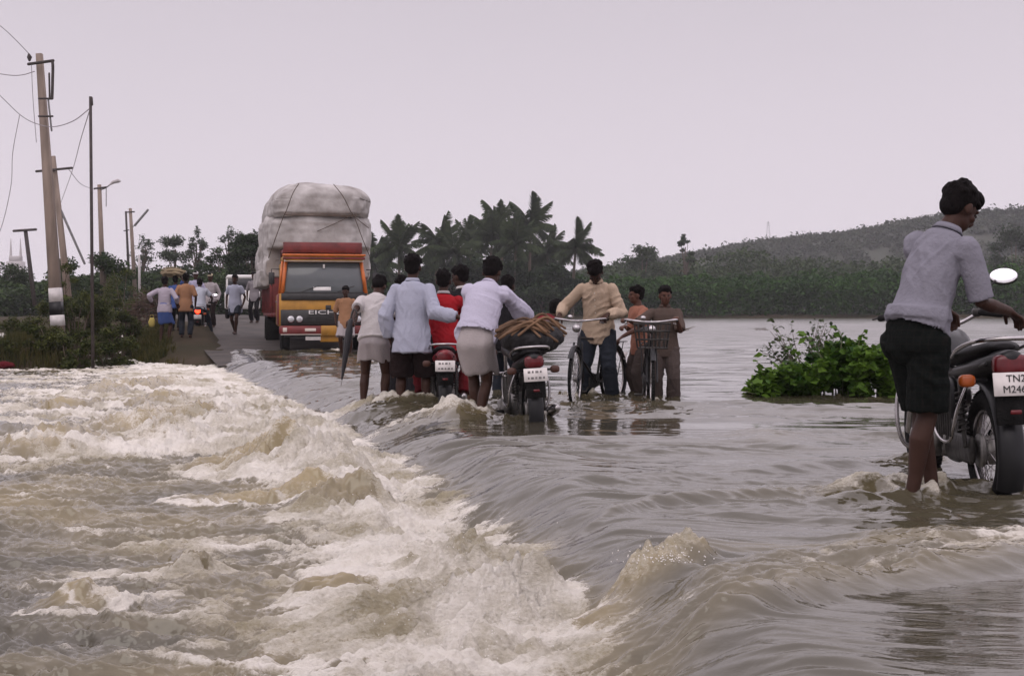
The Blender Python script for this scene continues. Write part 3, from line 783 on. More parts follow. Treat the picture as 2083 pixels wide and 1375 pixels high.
def hand_shapes(mb, wr, fd, pn, s, side, curl=0.9):
    """palm, four unequal bent fingers and a thumb leaving the side of the palm"""
    fd = nrm(fd); pn = nrm(np.asarray(pn, float) - fd * np.dot(pn, fd)); sd = np.cross(fd, pn) * side   # sd: toward the thumb
    mb.loft([wr - fd * 0.01 * s, wr + fd * 0.03 * s, wr + fd * 0.085 * s], [(0.026 * s, 0.019 * s), (0.036 * s, 0.015 * s), (0.041 * s, 0.012 * s)], right=sd, n=10)
    for k, ln in enumerate((0.068, 0.076, 0.071, 0.056)):
        o = wr + fd * (0.086 - 0.004 * abs(k - 1)) * s + sd * (0.030 - 0.0205 * k) * s
        pts = [o - fd * 0.02 * s, o]; d = fd; seg = (0.45, 0.32, 0.26)
        for j in range(3):
            an = curl * (0.55, 1.0, 0.7)[j] * (1 + 0.06 * k)
            axis = np.cross(fd, pn); M = Matrix.Rotation(0, 3, 'X')
            d = nrm(d * math.cos(an) + nrm(pn - d * np.dot(pn, d) if abs(np.dot(pn, d)) < 0.98 else -fd) * math.sin(an))
            if j == 2 and curl > 0.8: d = nrm(d - fd * 0.4)
            pts.append(pts[-1] + d * ln * s * seg[j])
        mb.loft(pts, [0.0105 * s, 0.0105 * s, 0.010 * s, 0.0092 * s, 0.008 * s], n=7)
    o = wr + fd * 0.028 * s + sd * 0.026 * s
    d1 = nrm(sd * 0.75 + fd * 0.6 + pn * 0.25); d2 = nrm(fd * 0.8 + sd * 0.05 + pn * (0.3 + 0.5 * curl))
    mb.loft([o - d1 * 0.012 * s, o + d1 * 0.034 * s, o + d1 * 0.034 * s + d2 * 0.03 * s, o + d1 * 0.036 * s + d2 * 0.054 * s], [0.0145 * s, 0.0125 * s, 0.0115 * s, 0.009 * s], n=7)

def person(label, pos, yaw, H=1.66, depth=0.0, lean=4, side=0, twist=0, head=(0, 0), pelvis=None, feet=None, hands=(None, None), curl=(0.7, 0.7),
           top=None, bottom=None, skin=None, hair='short', vox=0.008, group=None, seed=0, extras=(), palm=((0, 0, -1), (0, 0, -1)), elbow=(None, None), face=True, knees=None):
    """pos: where the feet stand (world, at water level; depth below it), yaw: 0 = facing away from the camera, + = turning left.
    hands: (left, right) grip points in world space or None; top/bottom: clothing dicts"""
    s = H / 1.66
    sk = skin or m_skin
    base = np.array([pos[0], pos[1], pos[2] - depth])
    ya = R(yaw); Rz = rot_z(ya)
    root = empty('person', base, ya, label, 'person', group)
    loc = lambda w: Rz.T @ (np.asarray(w, float) - base)
    X, Yv, Zv = np.eye(3)
    P = np.array([0, 0, 0.505 * H]) if pelvis is None else np.asarray(pelvis, float)
    ln, sd = R(lean), R(side)
    def up(f): return nrm(np.array([math.sin(sd * f), math.sin(ln * f) * math.cos(sd * f), math.cos(ln * f) * math.cos(sd * f)]))
    sp = [P - up(0.5) * 0.03 * H, P, P + up(0.75) * 0.10 * H]
    sp.append(sp[-1] + up(0.95) * 0.09 * H); sp.append(sp[-1] + up(1.15) * 0.085 * H); sp.append(sp[-1] + up(1.25) * 0.055 * H)
    neck0 = sp[-1]
    rgt = rot_z(R(twist)) @ X; rgt = nrm(rgt - up(1.1) * np.dot(rgt, up(1.1)))
    S = sp[4] + up(1.15) * 0.018 * H
    sh = [S - rgt * 0.101 * H - up(1.1) * 0.008 * H, S + rgt * 0.101 * H - up(1.1) * 0.008 * H]
    hip = [P + np.array([-0.053 * H, 0, -0.005 * H]), P + np.array([0.053 * H, 0, -0.005 * H])]
    hy, hp = R(head[0]), R(head[1])
    Rh = rot_z(hy) @ rot_x(-hp)
    hd = nrm(up(0.75) + Rh @ np.array([0, 0.25 * math.sin(hp), 1.0]) * 0.7)
    hc = neck0 + hd * 0.089 * H + Rh @ np.array([0, 0.012 * H, 0])
    # legs
    ft = feet or ((-0.065 * H, 0.02, 0), (0.065 * H, -0.02, 0))
    legs = []
    for i in (0, 1):
        f = np.asarray(ft[i], float); ank = f + np.array([0, -0.01, 0.048 * H])
        kp = np.array([(-0.12, 0.12)[i], 1, 0]) if knees is None else np.asarray(knees[i], float)
        kn, ank = ik(hip[i], ank, 0.245 * H, 0.235 * H, kp); legs.append((hip[i], kn, ank))
    # arms
    arms = []
    for i in (0, 1):
        sg = (-1, 1)[i]
        if hands[i] is None:
            tgt = sh[i] + np.array([sg * 0.045 * H, 0.02 * H, -0.325 * H])
        else: tgt = loc(hands[i])
        dirn = nrm(tgt - sh[i]); tgt = tgt - dirn * 0.055 * s
        pole = np.array([sg * 0.6, -0.7, -0.35]) if elbow[i] is None else np.asarray(elbow[i], float)
        el, wr = ik(sh[i], tgt, 0.172 * H, 0.150 * H, pole); arms.append((sh[i], el, wr))
    b = MB()
    b.loft(sp, [(0.095 * s, 0.075 * s), (0.146 * s, 0.096 * s), (0.122 * s, 0.088 * s), (0.136 * s, 0.098 * s), (0.140 * s, 0.088 * s), (0.06 * s, 0.058 * s)], right=rgt, n=18)
    b.loft([sh[0] - up(1.1) * 0.012 * H, sh[1] - up(1.1) * 0.012 * H], [0.052 * s, 0.052 * s], n=12)
    b.loft([neck0 - up(1.1) * 0.02 * H, neck0 + hd * 0.03 * H, hc - hd * 0.02 * H], [0.062 * s, 0.052 * s, 0.055 * s], n=12)
    for (a, k, w), i in zip(arms, (0, 1)):
        m1 = a * 0.6 + k * 0.4; m2 = k * 0.68 + w * 0.32
        b.loft([a, m1, k, m2, w], [0.046 * s, 0.042 * s, 0.035 * s, 0.037 * s, 0.025 * s], n=12)
        pn = Rz.T @ np.asarray(palm[i], float) if hands[i] is not None else np.array([(1, -1)[i], 0.25, 0])
        fdv = w - k
        if hands[i] is not None: fdv = nrm(w - k) + nrm(loc(hands[i]) - w) * 0.8
        if abs(np.dot(nrm(pn), nrm(fdv))) > 0.9: pn = pn + np.array([0, 0.8, 0.2])
        hand_shapes(b, w, fdv, pn, s, (-1, 1)[i], curl[i])
    for (a, k, w), f in zip(legs, ft):
        f = np.asarray(f, float)
        m1 = a * 0.5 + k * 0.5; c1 = k * 0.70 + w * 0.30 - np.array([0, 0.018 * s, 0]); c2 = k * 0.25 + w * 0.75
        b.loft([a, m1, k, c1, c2, w], [0.072 * s, 0.070 * s, 0.052 * s, 0.055 * s, 0.038 * s, 0.034 * s], n=14)
        toe = w + np.array([0, 0.155 * s, -0.045 * H + 0.02 * s])
        b.loft([w + np.array([0, -0.045 * s, -0.028 * H]), w + np.array([0, 0.03 * s, -0.022 * H]), w + np.array([0, 0.11 * s, -0.035 * H]), toe], [(0.030 * s, 0.028 * s), (0.038 * s, 0.036 * s), (0.045 * s, 0.020 * s), (0.036 * s, 0.013 * s)], right=X, n=10)
    def hpnt(x, y, z): return hc + Rh @ (np.array([x, y, z]) * s)
    b.ell(hpnt(0, -0.012, 0.025), np.array([0.074, 0.094, 0.098]) * s, Rh)
    b.ell(hpnt(0, 0.022, -0.045), np.array([0.058, 0.066, 0.072]) * s, Rh)
    if face:
        b.ell(hpnt(0, 0.058, -0.088), np.array([0.026, 0.022, 0.020]) * s, Rh, 10, 8)
        b.loft([hpnt(0, 0.088, 0.018), hpnt(0, 0.103, -0.018), hpnt(0, 0.094, -0.028)], [0.010 * s, 0.0145 * s, 0.015 * s], n=8)
        b.loft([hpnt(-0.042, 0.072, 0.034), hpnt(0, 0.086, 0.036), hpnt(0.042, 0.072, 0.034)], [0.010 * s] * 3, n=8)
        b.ell(hpnt(0, 0.080, -0.054), np.array([0.024, 0.013, 0.007]) * s, Rh, 10, 6); b.ell(hpnt(0, 0.079, -0.064), np.array([0.020, 0.013, 0.007]) * s, Rh, 10, 6)
        for sg in (-1, 1):
            b.ell(hpnt(sg * 0.040, 0.058, -0.018), np.array([0.024, 0.024, 0.02]) * s, Rh, 10, 8)
    for sg in (-1, 1): b.ell(hpnt(sg * 0.078, -0.008, -0.005), np.array([0.011, 0.022, 0.032]) * s, Rh, 10, 8)
    link_mesh('body', remesh(b, 'body', vox, 2), sk, root)
    if face:
        for sg in (-1, 1):
            MB().ell(hpnt(sg * 0.032, 0.078, 0.013), np.array([0.014, 0.010, 0.008]) * s, Rh, 8, 6).build('eye', m_eye, root)
    if hair:
        h = MB(); rg = np.random.default_rng(seed + 50)
        if hair == 'bald': pass
        else:
            k_ = {'short': 1.0, 'full': 1.04, 'cap': 1.05}[hair]
            h.ell(hpnt(0, -0.030, 0.050), np.array([0.083, 0.094, 0.090]) * s * k_, Rh)
            h.ell(hpnt(0, 0.030, 0.092), np.array([0.066, 0.062, 0.042]) * s * k_, Rh)
            h.ell(hpnt(0, -0.052, 0.000), np.array([0.074, 0.060, 0.072]) * s, Rh)
            nt = 46
            for k in range(nt):
                d = rg.normal(size=3); d[2] = abs(d[2]) * 0.9 + 0.1; d[1] -= 0.25; d /= np.linalg.norm(d)
                q = np.array([0, -0.026, 0.046]) + d * np.array([0.080, 0.092, 0.092]) * k_
                h.ell(hpnt(*q), rg.uniform(0.012, 0.022, 3) * s, Rh, 8, 6)
        link_mesh('hair', remesh(h, 'hair', max(vox * 0.8, 0.006), 1, 0.0022 * s, seed), m_hair, root)
    # clothes
    wr_ = 0.0060 * s
    if top:
        c = MB(); e = top.get('ease', 1.0); th = 0.017 * s * e
        hz = P[2] - top.get('len', 0.10) * H
        hipw = 0.165 * s + 0.02 * s * e
        hemc = np.array([P[0], P[1] - 0.01, hz])
        if pelvis is not None or lean > 30: hemc = P - up(0.35) * top.get('len', 0.10) * H
        mid = P + up(0.4) * 0.02 * H
        fl = top.get('flare', 1.0)
        c.loft([hemc, hemc * 0.5 + mid * 0.5, mid, sp[2], sp[3], sp[4], sp[4] + up(1.2) * 0.042 * H, neck0 + up(1.2) * 0.004 * H],
               [(hipw * fl, 0.150 * s * fl), (hipw * 0.99, 0.148 * s), (hipw * 0.96, 0.140 * s), (0.140 * s + th, 0.098 * s + th), (0.140 * s + th, 0.102 * s + th), (0.138 * s + th, 0.090 * s + th), (0.098 * s + th, 0.076 * s + th * 0.6), (0.064 * s, 0.062 * s)],
               right=rgt, n=24, round_cap=False)
        c.loft([sh[0] - up(1.1) * 0.014 * H, sh[1] - up(1.1) * 0.014 * H], [0.046 * s + th * 0.6] * 2, n=12)
        sl = top.get('sleeve', 'long')
        for (a, k, w) in arms:
            r0 = 0.046 * s + 0.014 * s * e ** 0.6; c.ell(a, (r0, r0, r0)); es = e ** 0.8
            if sl == 'long': c.loft([a, a * 0.5 + k * 0.5, k, k * 0.5 + w * 0.5, w + (k - w) * 0.10], [r0, r0 * 0.97, 0.047 * s * es + 0.008 * s, 0.045 * s * es + 0.006 * s, 0.036 * s * es], n=14, round_cap=False)
            elif sl == 'short': c.loft([a, a * 0.5 + k * 0.5, a * 0.06 + k * 0.94], [r0, r0 * 1.04, r0 * 1.08], n=14, round_cap=False)
            elif sl == 'half': c.loft([a, a * 0.5 + k * 0.5, a * 0.35 + k * 0.65], [r0, r0 * 1.05, r0 * 1.1], n=14, round_cap=False)
        so = link_mesh('shirt', remesh(c, 'shirt', vox * 1.15, 3, wr_, seed), top['mat'], root)
        if top.get('collar'):
            cb = MB(); cc = neck0 + up(1.1) * 0.012 * H
            ang = np.linspace(0.35, 2 * math.pi - 0.35, 22); fw = np.cross(up(1.2), rgt) * -1
            fw = nrm(np.cross(rgt, up(1.2))) * -1
            V, q = [], []
            for i, a in enumerate(ang):
                d = rgt * math.sin(a) - fw * math.cos(a) * -1
                for (rr, zz) in ((0.060, 0.018), (0.064, 0.020), (0.080, -0.010), (0.075, -0.013)):
                    V.append(cc + d * rr * s + up(1.2) * zz * s)
            for i in range(len(ang) - 1):
                for k in range(4): q.append((i * 4 + k, i * 4 + (k + 1) % 4, (i + 1) * 4 + (k + 1) % 4, (i + 1) * 4 + k))
            MB()._add(np.array(V), q).build('collar', top.get('collar_mat', top['mat']), so)
        if top.get('buttons'):
            pb = MB(); fw = nrm(np.cross(up(1), rgt))
            fw = fw if fw[1] > 0 else -fw
            for k in range(5):
                q = sp[2] * (1 - k / 4) + sp[4] * (k / 4); pb.ell(q + fw * (0.112 + th) * s, np.array([0.006, 0.005, 0.006]) * s, nu=6, nv=4)
            pb.build('buttons', m_button, so)
    if bottom:
        kd = bottom['kind']
        waist = sp[2] - up(0.7) * 0.015 * H
        if kd == 'lungi':
            hz = bottom['hem'] if bottom.get('abs') else bottom['hem'] * H
            cx = (legs[0][1] + legs[1][1]) * 0.5
            spread = abs(legs[1][1][0] - legs[0][1][0]) / 2 + 0.085 * s
            rg = np.random.default_rng(seed + 9); nph = 44; rows = 16; V, q = [], []
            top_z = waist[2]
            ph = rg.random(5) * 6.28
            for i in range(rows + 1):
                f = i / rows; zz = top_z * (1 - f) + hz * f
                cn = waist * (1 - min(1, f * 2.2)) + P * min(1, f * 2.2) if f < 0.45 else P * (1 - (f - 0.45) / 0.55) + cx * ((f - 0.45) / 0.55)
                a_ = (0.146 + 0.034 * min(1, f * 3)) * s * (1 - f * 0.2) + spread * f * 0.16; a_ = max(a_, (0.14 * s) * (1 - f) + (spread + 0.015 * s) * f)
                b_ = (0.108 + 0.036 * min(1, f * 3)) * s * (1 + 0.10 * f)
                for k in range(nph):
                    a = 2 * math.pi * k / nph
                    fold = 1 + (0.012 + 0.042 * f) * (0.6 * math.sin(5 * a + ph[0] + 2 * f) + 0.5 * math.sin(9 * a + ph[1] - 3 * f) + 0.3 * math.sin(14 * a + ph[2]) + 0.5 * math.sin(3 * a + 7 * f + ph[3]))
                    dz = (0.018 * math.sin(3 * a + ph[4]) + 0.010 * math.sin(7 * a)) * s * f
                    V.append([cn[0] + math.cos(a) * a_ * fold, cn[1] + math.sin(a) * b_ * fold, zz + dz])
            for i in range(rows):
                for k in range(nph): q.append((i * nph + k, i * nph + (k + 1) % nph, (i + 1) * nph + (k + 1) % nph, (i + 1) * nph + k))
            inner = len(V)                                   # turned-in hem so that the cloth has thickness
            for i, f in ((rows, 0.94), (rows - 3, 0.9)):
                for k in range(nph):
                    p = np.array(V[i * nph + k]); c_ = np.array([cx[0], cx[1], p[2]]); V.append(list(c_ + (p - c_) * f))
            for k in range(nph):
                k2 = (k + 1) % nph
                q.append((rows * nph + k, rows * nph + k2, inner + k2, inner + k)); q.append((inner + k, inner + k2, inner + nph + k2, inner + nph + k))
            lo = MB()._add(np.array(V), q).build('lungi', bottom['mat'], root)
            if bottom.get('roll', True):
                rb = MB(); ring = [np.array([waist[0] + math.cos(a) * 0.152 * s, waist[1] + math.sin(a) * 0.115 * s, waist[2] + 0.004 * math.sin(3 * a)]) for a in np.linspace(0, 2 * math.pi, 26)]
                rb.loft(ring, [(0.016 * s, 0.022 * s)] * 26, n=8, cap=False); rb.build('waist_roll', bottom['mat'], lo)
        else:
            c = MB(); e = bottom.get('ease', 1.0); t2 = 0.014 * s * e
            c.loft([P - up(0.5) * 0.06 * H, P - up(0.5) * 0.03 * H, P, waist], [(0.13 * s + min(t2, 0.02), 0.105 * s + min(t2, 0.02)), (0.146 * s + min(t2, 0.02), 0.114 * s + min(t2, 0.02)), (0.152 * s + min(t2, 0.018), 0.112 * s + min(t2, 0.018)), (0.126 * s + min(t2, 0.014) * 0.7, 0.092 * s + min(t2, 0.014) * 0.7)], right=X, n=18, round_cap=False)
            c.ell(P - up(0.5) * 0.045 * H, (0.115 * s, 0.118 * s, 0.085 * s))
            for (a, k, w) in legs:
                c.ell(a - np.array([0, 0.012, 0.022 * H]), np.array([1, 1, 1]) * (0.087 * s + min(t2, 0.014)))
                if kd == 'shorts':
                    f = bottom.get('f', 0.8); en = a * (1 - f) + k * f if f <= 1 else k + (w - k) * (f - 1)
                    pts = [a, a * 0.5 + k * 0.5, en] if f <= 1 else [a, a * 0.5 + k * 0.5, k, en]
                    c.loft(pts, [0.084 * s + t2, 0.080 * s + t2 * 1.3] + [0.076 * s + t2 * 1.8] * (len(pts) - 2), n=14, round_cap=False)
                else:
                    c.loft([a, a * 0.5 + k * 0.5, k, k * 0.5 + w * 0.5, w], [0.084 * s + t2, 0.072 * s + t2, 0.056 * s + t2, 0.056 * s + t2 * 1.2, 0.050 * s + t2], n=14, round_cap=False)
            link_mesh({'shorts': 'shorts', 'trousers': 'trousers'}[kd], remesh(c, kd, vox * 1.15, 3, wr_, seed + 4), bottom['mat'], root)
    for ex in extras: ex(root, hpnt, Rh, s)
    return root
# ------------------------------------------------------------------ motorcycles and bicycles
m_black = mat('black paint', (0.010, 0.010, 0.011), 0.35, spec=0.3, var=0.3, scale=9, bump=0.05)
m_rubber = mat('black rubber', (0.010, 0.0095, 0.0095), 0.85, spec=0.15, var=0.3, scale=20, bump=0.5, bscale=90)
m_chrome = mat('dull chrome', (0.42, 0.40, 0.40), 0.26, metal=1.0, var=0.2, scale=12)
m_alu = mat('weathered engine alloy', (0.22, 0.21, 0.20), 0.45, metal=0.8, var=0.35, scale=14, bump=0.2)
m_dkmetal = mat('dark greasy metal', (0.04, 0.037, 0.034), 0.5, metal=0.5, var=0.4, scale=16, bump=0.3)
m_seat = mat('black vinyl seat', (0.011, 0.010, 0.011), 0.6, spec=0.2, var=0.2, bump=0.2)
m_redlens = mat('red lamp lens', (0.10, 0.006, 0.009), 0.25, var=0.2, scale=30)
m_orange = mat('orange indicator lens', (0.36, 0.075, 0.008), 0.3, var=0.15, scale=30)
m_plate = mat('white number plate', (0.62, 0.58, 0.56), 0.5, var=0.12, scale=14)
m_worn = mat('faded lettering paint', (0.16, 0.15, 0.145), 0.7, var=0.5, scale=60)
m_ink = mat('black lettering paint', (0.015, 0.014, 0.014), 0.6, var=0.05)
m_glass = mat('mirror glass', (0.92, 0.92, 0.94), 0.03, metal=1.0, var=0.01)
m_lens = mat('clear lamp glass', (0.55, 0.55, 0.56), 0.08, metal=0.7, var=0.1)

def wheel(parent, c, Rw, tw, alloy=False, spokes=32, hub=0.06):
    w = MB(); w.torus(c, Rw - tw, tw, (1, 0, 0), 48, 12, 0.92)
    for k in range(60):                              # tread blocks
        a = 2 * math.pi * k / 60
        d = np.array([0, math.cos(a), math.sin(a)]); t_ = np.array([0, -math.sin(a), math.cos(a)])
        w.box(np.asarray(c) + d * (Rw - 0.001), (tw * 1.25, Rw * 0.06, 0.010), 0.002, np.stack([np.array([1.0, 0, 0]), t_, d], 1))
    wo = w.build('wheel', m_rubber, parent)
    r = MB(); r.torus(c, Rw - tw * 1.95, tw * 0.34, (1, 0, 0), 48, 8, 1.7); r.build('rim', m_chrome if not alloy else m_dkmetal, wo)
    h = MB(); h.cyl(np.asarray(c) - [tw * 0.9, 0, 0], np.asarray(c) + [tw * 0.9, 0, 0], hub, n=20)
    h.cyl(np.asarray(c) - [tw * 1.1, 0, 0], np.asarray(c) - [tw * 0.8, 0, 0], hub * 1.15, n=20); h.build('hub', m_alu, wo)
    s_ = MB()
    for k in range(spokes):
        a = 2 * math.pi * k / spokes; a2 = a + (0.5 if k % 2 else -0.5); sx = (1, -1)[(k // 2) % 2]
        s_.tube([np.asarray(c) + [sx * tw * 0.6, math.cos(a2) * hub * 0.95, math.sin(a2) * hub * 0.95], np.asarray(c) + [0, math.cos(a) * (Rw - tw * 1.9), math.sin(a) * (Rw - tw * 1.9)]], 0.0022 if not alloy else 0.008, 5)
    s_.build('spokes', m_chrome, wo)
    return wo

def arc(c, r, a0, a1, n, x=0.0):
    return [np.array([x, c[1] + r * math.cos(R(a)), c[2] + r * math.sin(R(a))]) for a in np.linspace(a0, a1, n)]

def fender(parent, c, r, a0, a1, w, m, name='mudguard', th=0.004):
    V, q = [], []; A = np.linspace(a0, a1, 18); pr = [(-1, -0.35), (-0.8, -0.08), (0, 0.10), (0.8, -0.08), (1, -0.35)]
    for a in A:
        for lay in (0, th):
            for (u, k) in pr: rr = r + k * w * 0.55 - lay; V.append([u * w / 2, c[1] + rr * math.cos(R(a)), c[2] + rr * math.sin(R(a))])
    for i in range(len(A) - 1):
        for k in range(4):
            o = i * 10; q.append((o + k, o + k + 1, o + 11 + k, o + 10 + k)); q.append((o + 5 + k, o + 15 + k, o + 16 + k, o + 6 + k))
        q.append((i * 10, i * 10 + 10, i * 10 + 15, i * 10 + 5)); q.append((i * 10 + 4, i * 10 + 9, i * 10 + 19, i * 10 + 14))
    return MB()._add(np.array(V), q).build(name, m, parent)

def motorcycle(label, pos, yaw, roll=0.0, paint=None, plate=('', ''), steer=0.0, mirrors=(True, True), lit=False, guard=True, group=None, name='motorcycle', pitch=0.0, plate_at=None, ind=None, gw=1.0):
    """local +Y is forward, origin under the rear wheel"""
    root = empty(name, pos, R(yaw), label, 'motorcycle', group, ry=R(roll), rx=R(pitch))
    pm = paint or m_black
    Rw = 0.305; rc = np.array([0, 0, Rw]); fc = np.array([0, 1.26, Rw])
    wheel(root, rc, Rw, 0.052, hub=0.075)
    f = MB()                                          # frame
    f.curve([(0, 1.0, 0.80), (0, 0.86, 0.76), (0, 0.55, 0.68), (0, 0.15, 0.68)], 0.020)
    f.curve([(0, 1.02, 0.74), (0, 0.93, 0.50), (0, 0.82, 0.24), (0, 0.55, 0.20), (0, 0.40, 0.28)], 0.018)
    for sx in (-1, 1):
        f.curve([(sx * 0.05, 0.55, 0.68), (sx * 0.10, 0.10, 0.70), (sx * 0.09, -0.28, 0.76)], 0.013)
        f.curve([(sx * 0.06, 0.40, 0.28), (sx * 0.09, 0.2, 0.42), (sx * 0.10, 0.02, 0.70)], 0.012)
        f.tube([(sx * 0.095, 0.42, 0.30), (sx * 0.095, 0.0, Rw)], 0.018)
    f.build('frame', m_black, root)
    for sx in (-1, 1):                                # rear shock absorbers
        d = MB(); a, b = np.array([sx * 0.125, 0.0, 0.33]), np.array([sx * 0.120, 0.09, 0.66])
        d.tube([a, b], 0.012)
        pts = []
        for k in range(60):
            u = 0.2 + 0.7 * k / 60; an = k * 2 * math.pi / 7; pts.append(a * (1 - u) + b * u + np.array([math.cos(an), math.sin(an) * 0.9, 0]) * 0.026)
        d.tube(pts, 0.0055, 5); d.build('shock_absorber', m_dkmetal, root)
    e_ = MB()                                         # engine: crankcase, cover, finned barrel
    e_.ell((0, 0.60, 0.33), (0.155, 0.21, 0.115), p=0.6); e_.cyl((-0.19, 0.53, 0.33), (-0.12, 0.53, 0.33), 0.105, n=24); e_.cyl((0.12, 0.66, 0.33), (0.19, 0.66, 0.33), 0.10, n=24)
    e_.ell((-0.185, 0.53, 0.33), (0.025, 0.10, 0.10)); e_.tube([(-0.18, 0.70, 0.30), (-0.185, 0.72, 0.34)], 0.04)
    for k in range(9): e_.box((0, 0.70 + k * 0.008, 0.45 + 0.021 * k), (0.22 - 0.006 * abs(k - 4), 0.19, 0.009), 0.003, rot_x(R(-18)))
    e_.cyl((0, 0.69, 0.42), (0, 0.77, 0.66), 0.075, n=18); e_.ell((0, 0.50, 0.55), (0.055, 0.075, 0.07), p=0.7)
    e_.build('engine', m_alu, root)
    for sx in (-1, 1): MB().ell((sx * 0.115, 0.33, 0.56), (0.03, 0.16, 0.115), p=0.6).build('side_panel', pm, root)
    cc = MB(); cc.loft([(-0.09, 0.42, 0.30), (-0.09, 0.2, 0.305), (-0.09, 0.0, 0.305)], [(0.022, 0.075)] * 3, right=(1, 0, 0), n=14); cc.build('chain_case', m_dkmetal, root)
    ex = MB(); ex.curve([(0.06, 0.86, 0.50), (0.13, 0.92, 0.32), (0.16, 0.66, 0.19), (0.17, 0.35, 0.22)], 0.020)
    ex.loft([(0.17, 0.38, 0.22), (0.18, 0.24, 0.25), (0.19, -0.20, 0.33), (0.19, -0.28, 0.34)], [0.022, 0.042, 0.046, 0.030], n=16); ex.build('exhaust', m_chrome, root)
    t = MB()                                          # tank
    t.loft([(0, 0.56, 0.76), (0, 0.64, 0.80), (0, 0.80, 0.835), (0, 0.95, 0.83), (0, 1.02, 0.80)], [(0.07, 0.045), (0.115, 0.075), (0.150, 0.095), (0.135, 0.090), (0.07, 0.05)], right=(1, 0, 0), n=20)
    to = t.build('fuel_tank', pm, root); MB().cyl((0, 0.84, 0.915), (0, 0.84, 0.935), 0.035, n=18).build('filler_cap', m_chrome, to)
    st = MB()
    st.loft([(0, 0.62, 0.775), (0, 0.50, 0.765), (0, 0.25, 0.775), (0, 0.05, 0.80), (0, -0.22, 0.835), (0, -0.27, 0.84)], [(0.075, 0.028), (0.115, 0.040), (0.130, 0.045), (0.125, 0.045), (0.095, 0.038), (0.06, 0.02)], right=(1, 0, 0), n=18)
    st.build('seat', m_seat, root)
    tl = MB(); tl.loft([(0, 0.18, 0.70), (0, -0.10, 0.735), (0, -0.30, 0.775), (0, -0.36, 0.79)], [(0.135, 0.055), (0.125, 0.06), (0.09, 0.055), (0.06, 0.04)], right=(1, 0, 0), n=18)
    tl.build('tail_cowl', pm, root)
    gr = MB(); gr.curve([(-0.13, 0.18, 0.78), (-0.16, -0.05, 0.83), (-0.14, -0.30, 0.875), (0, -0.37, 0.885), (0.14, -0.30, 0.875), (0.16, -0.05, 0.83), (0.13, 0.18, 0.78)], 0.012); gr.build('grab_rail', m_chrome, root)
    lp = MB(); lp.ell((0, -0.355, 0.755), (0.085, 0.045, 0.055) if not lit else (0.075, 0.05, 0.07), p=0.55 if not lit else 1.0)
    lp.build('tail_lamp', mat('lit tail lamp', (0.8, 0.02, 0.02), 0.3, emit=((1.0, 0.035, 0.012), 6.0)) if lit else m_redlens, root)
    fender(root, rc, 0.375, 60, 208, 0.135, m_black)
    pl = MB(); pz, py = (0.56, -0.405) if plate_at is None else plate_at
    pl.box((0, py, pz), (0.205, 0.006, 0.115), 0.002, rot_x(R(-10))); po = pl.build('number_plate', m_plate, root)
    fl = MB(); fl.box((0, py + 0.03, pz - 0.10), (0.17, 0.012, 0.20), 0.01, rot_x(R(-6))); fl.build('mud_flap', m_rubber, root)
    if plate[0]:
        for k, tx in enumerate(plate):
            text_part(tx, 0.050, m_ink, po, ((-0.040, -0.060)[k], py - 0.0045 + 0.176 * (0.026 - 0.052 * k), pz + 0.026 - 0.052 * k), (R(90 - 10), 0, 0), 'plate_lettering', align='LEFT')
    elif plate[1] == 'worn':
        mk = MB()
        for k, ws_ in enumerate(((0.03, 0.02, 0.035, 0.018), (0.018, 0.03, 0.022, 0.03, 0.02))):
            x0 = -0.072
            for w_ in ws_: mk.box((x0 + w_ / 2, py - 0.0045 + 0.176 * (0.026 - 0.052 * k), pz + 0.026 - 0.052 * k), (w_ * 0.75, 0.003, 0.019), 0.001, rot_x(R(-10))); x0 += w_ + 0.008
        mk.build('worn_lettering', m_worn, po, False)
    MB().box((0, py - 0.012, pz - 0.135), (0.055, 0.010, 0.022), 0.004).build('reflector', m_redlens, root)
    for sx in (-1, 1):
        i_ = MB(); i_.tube([(sx * 0.09, -0.26, 0.68), (sx * 0.16, -0.28, 0.68)], 0.010); io = i_.build('indicator', m_black, root)
        MB().ell((sx * 0.19, -0.285, 0.68), (0.042, 0.026, 0.032), p=0.7).build('lens', ind or m_orange, io)
    # front end turns with the bars
    st_ = rot_z(R(steer)); piv = np.array([0, 1.0, 0]); ft = lambda p: tuple(piv + st_ @ (np.asarray(p, float) - piv))
    wo = wheel(root, fc, Rw, 0.045, hub=0.07)
    for o in [wo] + list(wo.children):
        for v in o.data.vertices: v.co = Vector(ft(v.co))
    fo = fender(root, fc, 0.335, 28, 165, 0.115, pm)
    for v in fo.data.vertices: v.co = Vector(ft(v.co))
    for sx in (-1, 1):
        fk = MB(); fk.tube([ft((sx * 0.085, 1.255, 0.31)), ft((sx * 0.085, 1.15, 0.56))], 0.027); fk.tube([ft((sx * 0.085, 1.15, 0.56)), ft((sx * 0.085, 1.03, 0.86))], 0.017); fk.build('fork', m_chrome, root)
    hl = MB(); hl.loft([ft((0, 1.05, 0.84)), ft((0, 1.12, 0.845)), ft((0, 1.20, 0.84))], [0.05, 0.085, 0.092], n=20); hl.ell(ft((0, 1.05, 0.93)), (0.085, 0.05, 0.04), p=0.7)
    ho = hl.build('headlamp', pm, root); MB().ell(ft((0, 1.205, 0.84)), (0.085, 0.028, 0.085)).build('lens', m_lens, ho)
    hb = MB(); hb.curve([ft((-0.33, 0.87, 0.985)), ft((-0.26, 0.93, 1.0)), ft((-0.12, 1.01, 0.93)), ft((0.12, 1.01, 0.93)), ft((0.26, 0.93, 1.0)), ft((0.33, 0.87, 0.985))], 0.012)
    bo = hb.build('handlebar', m_chrome, root)
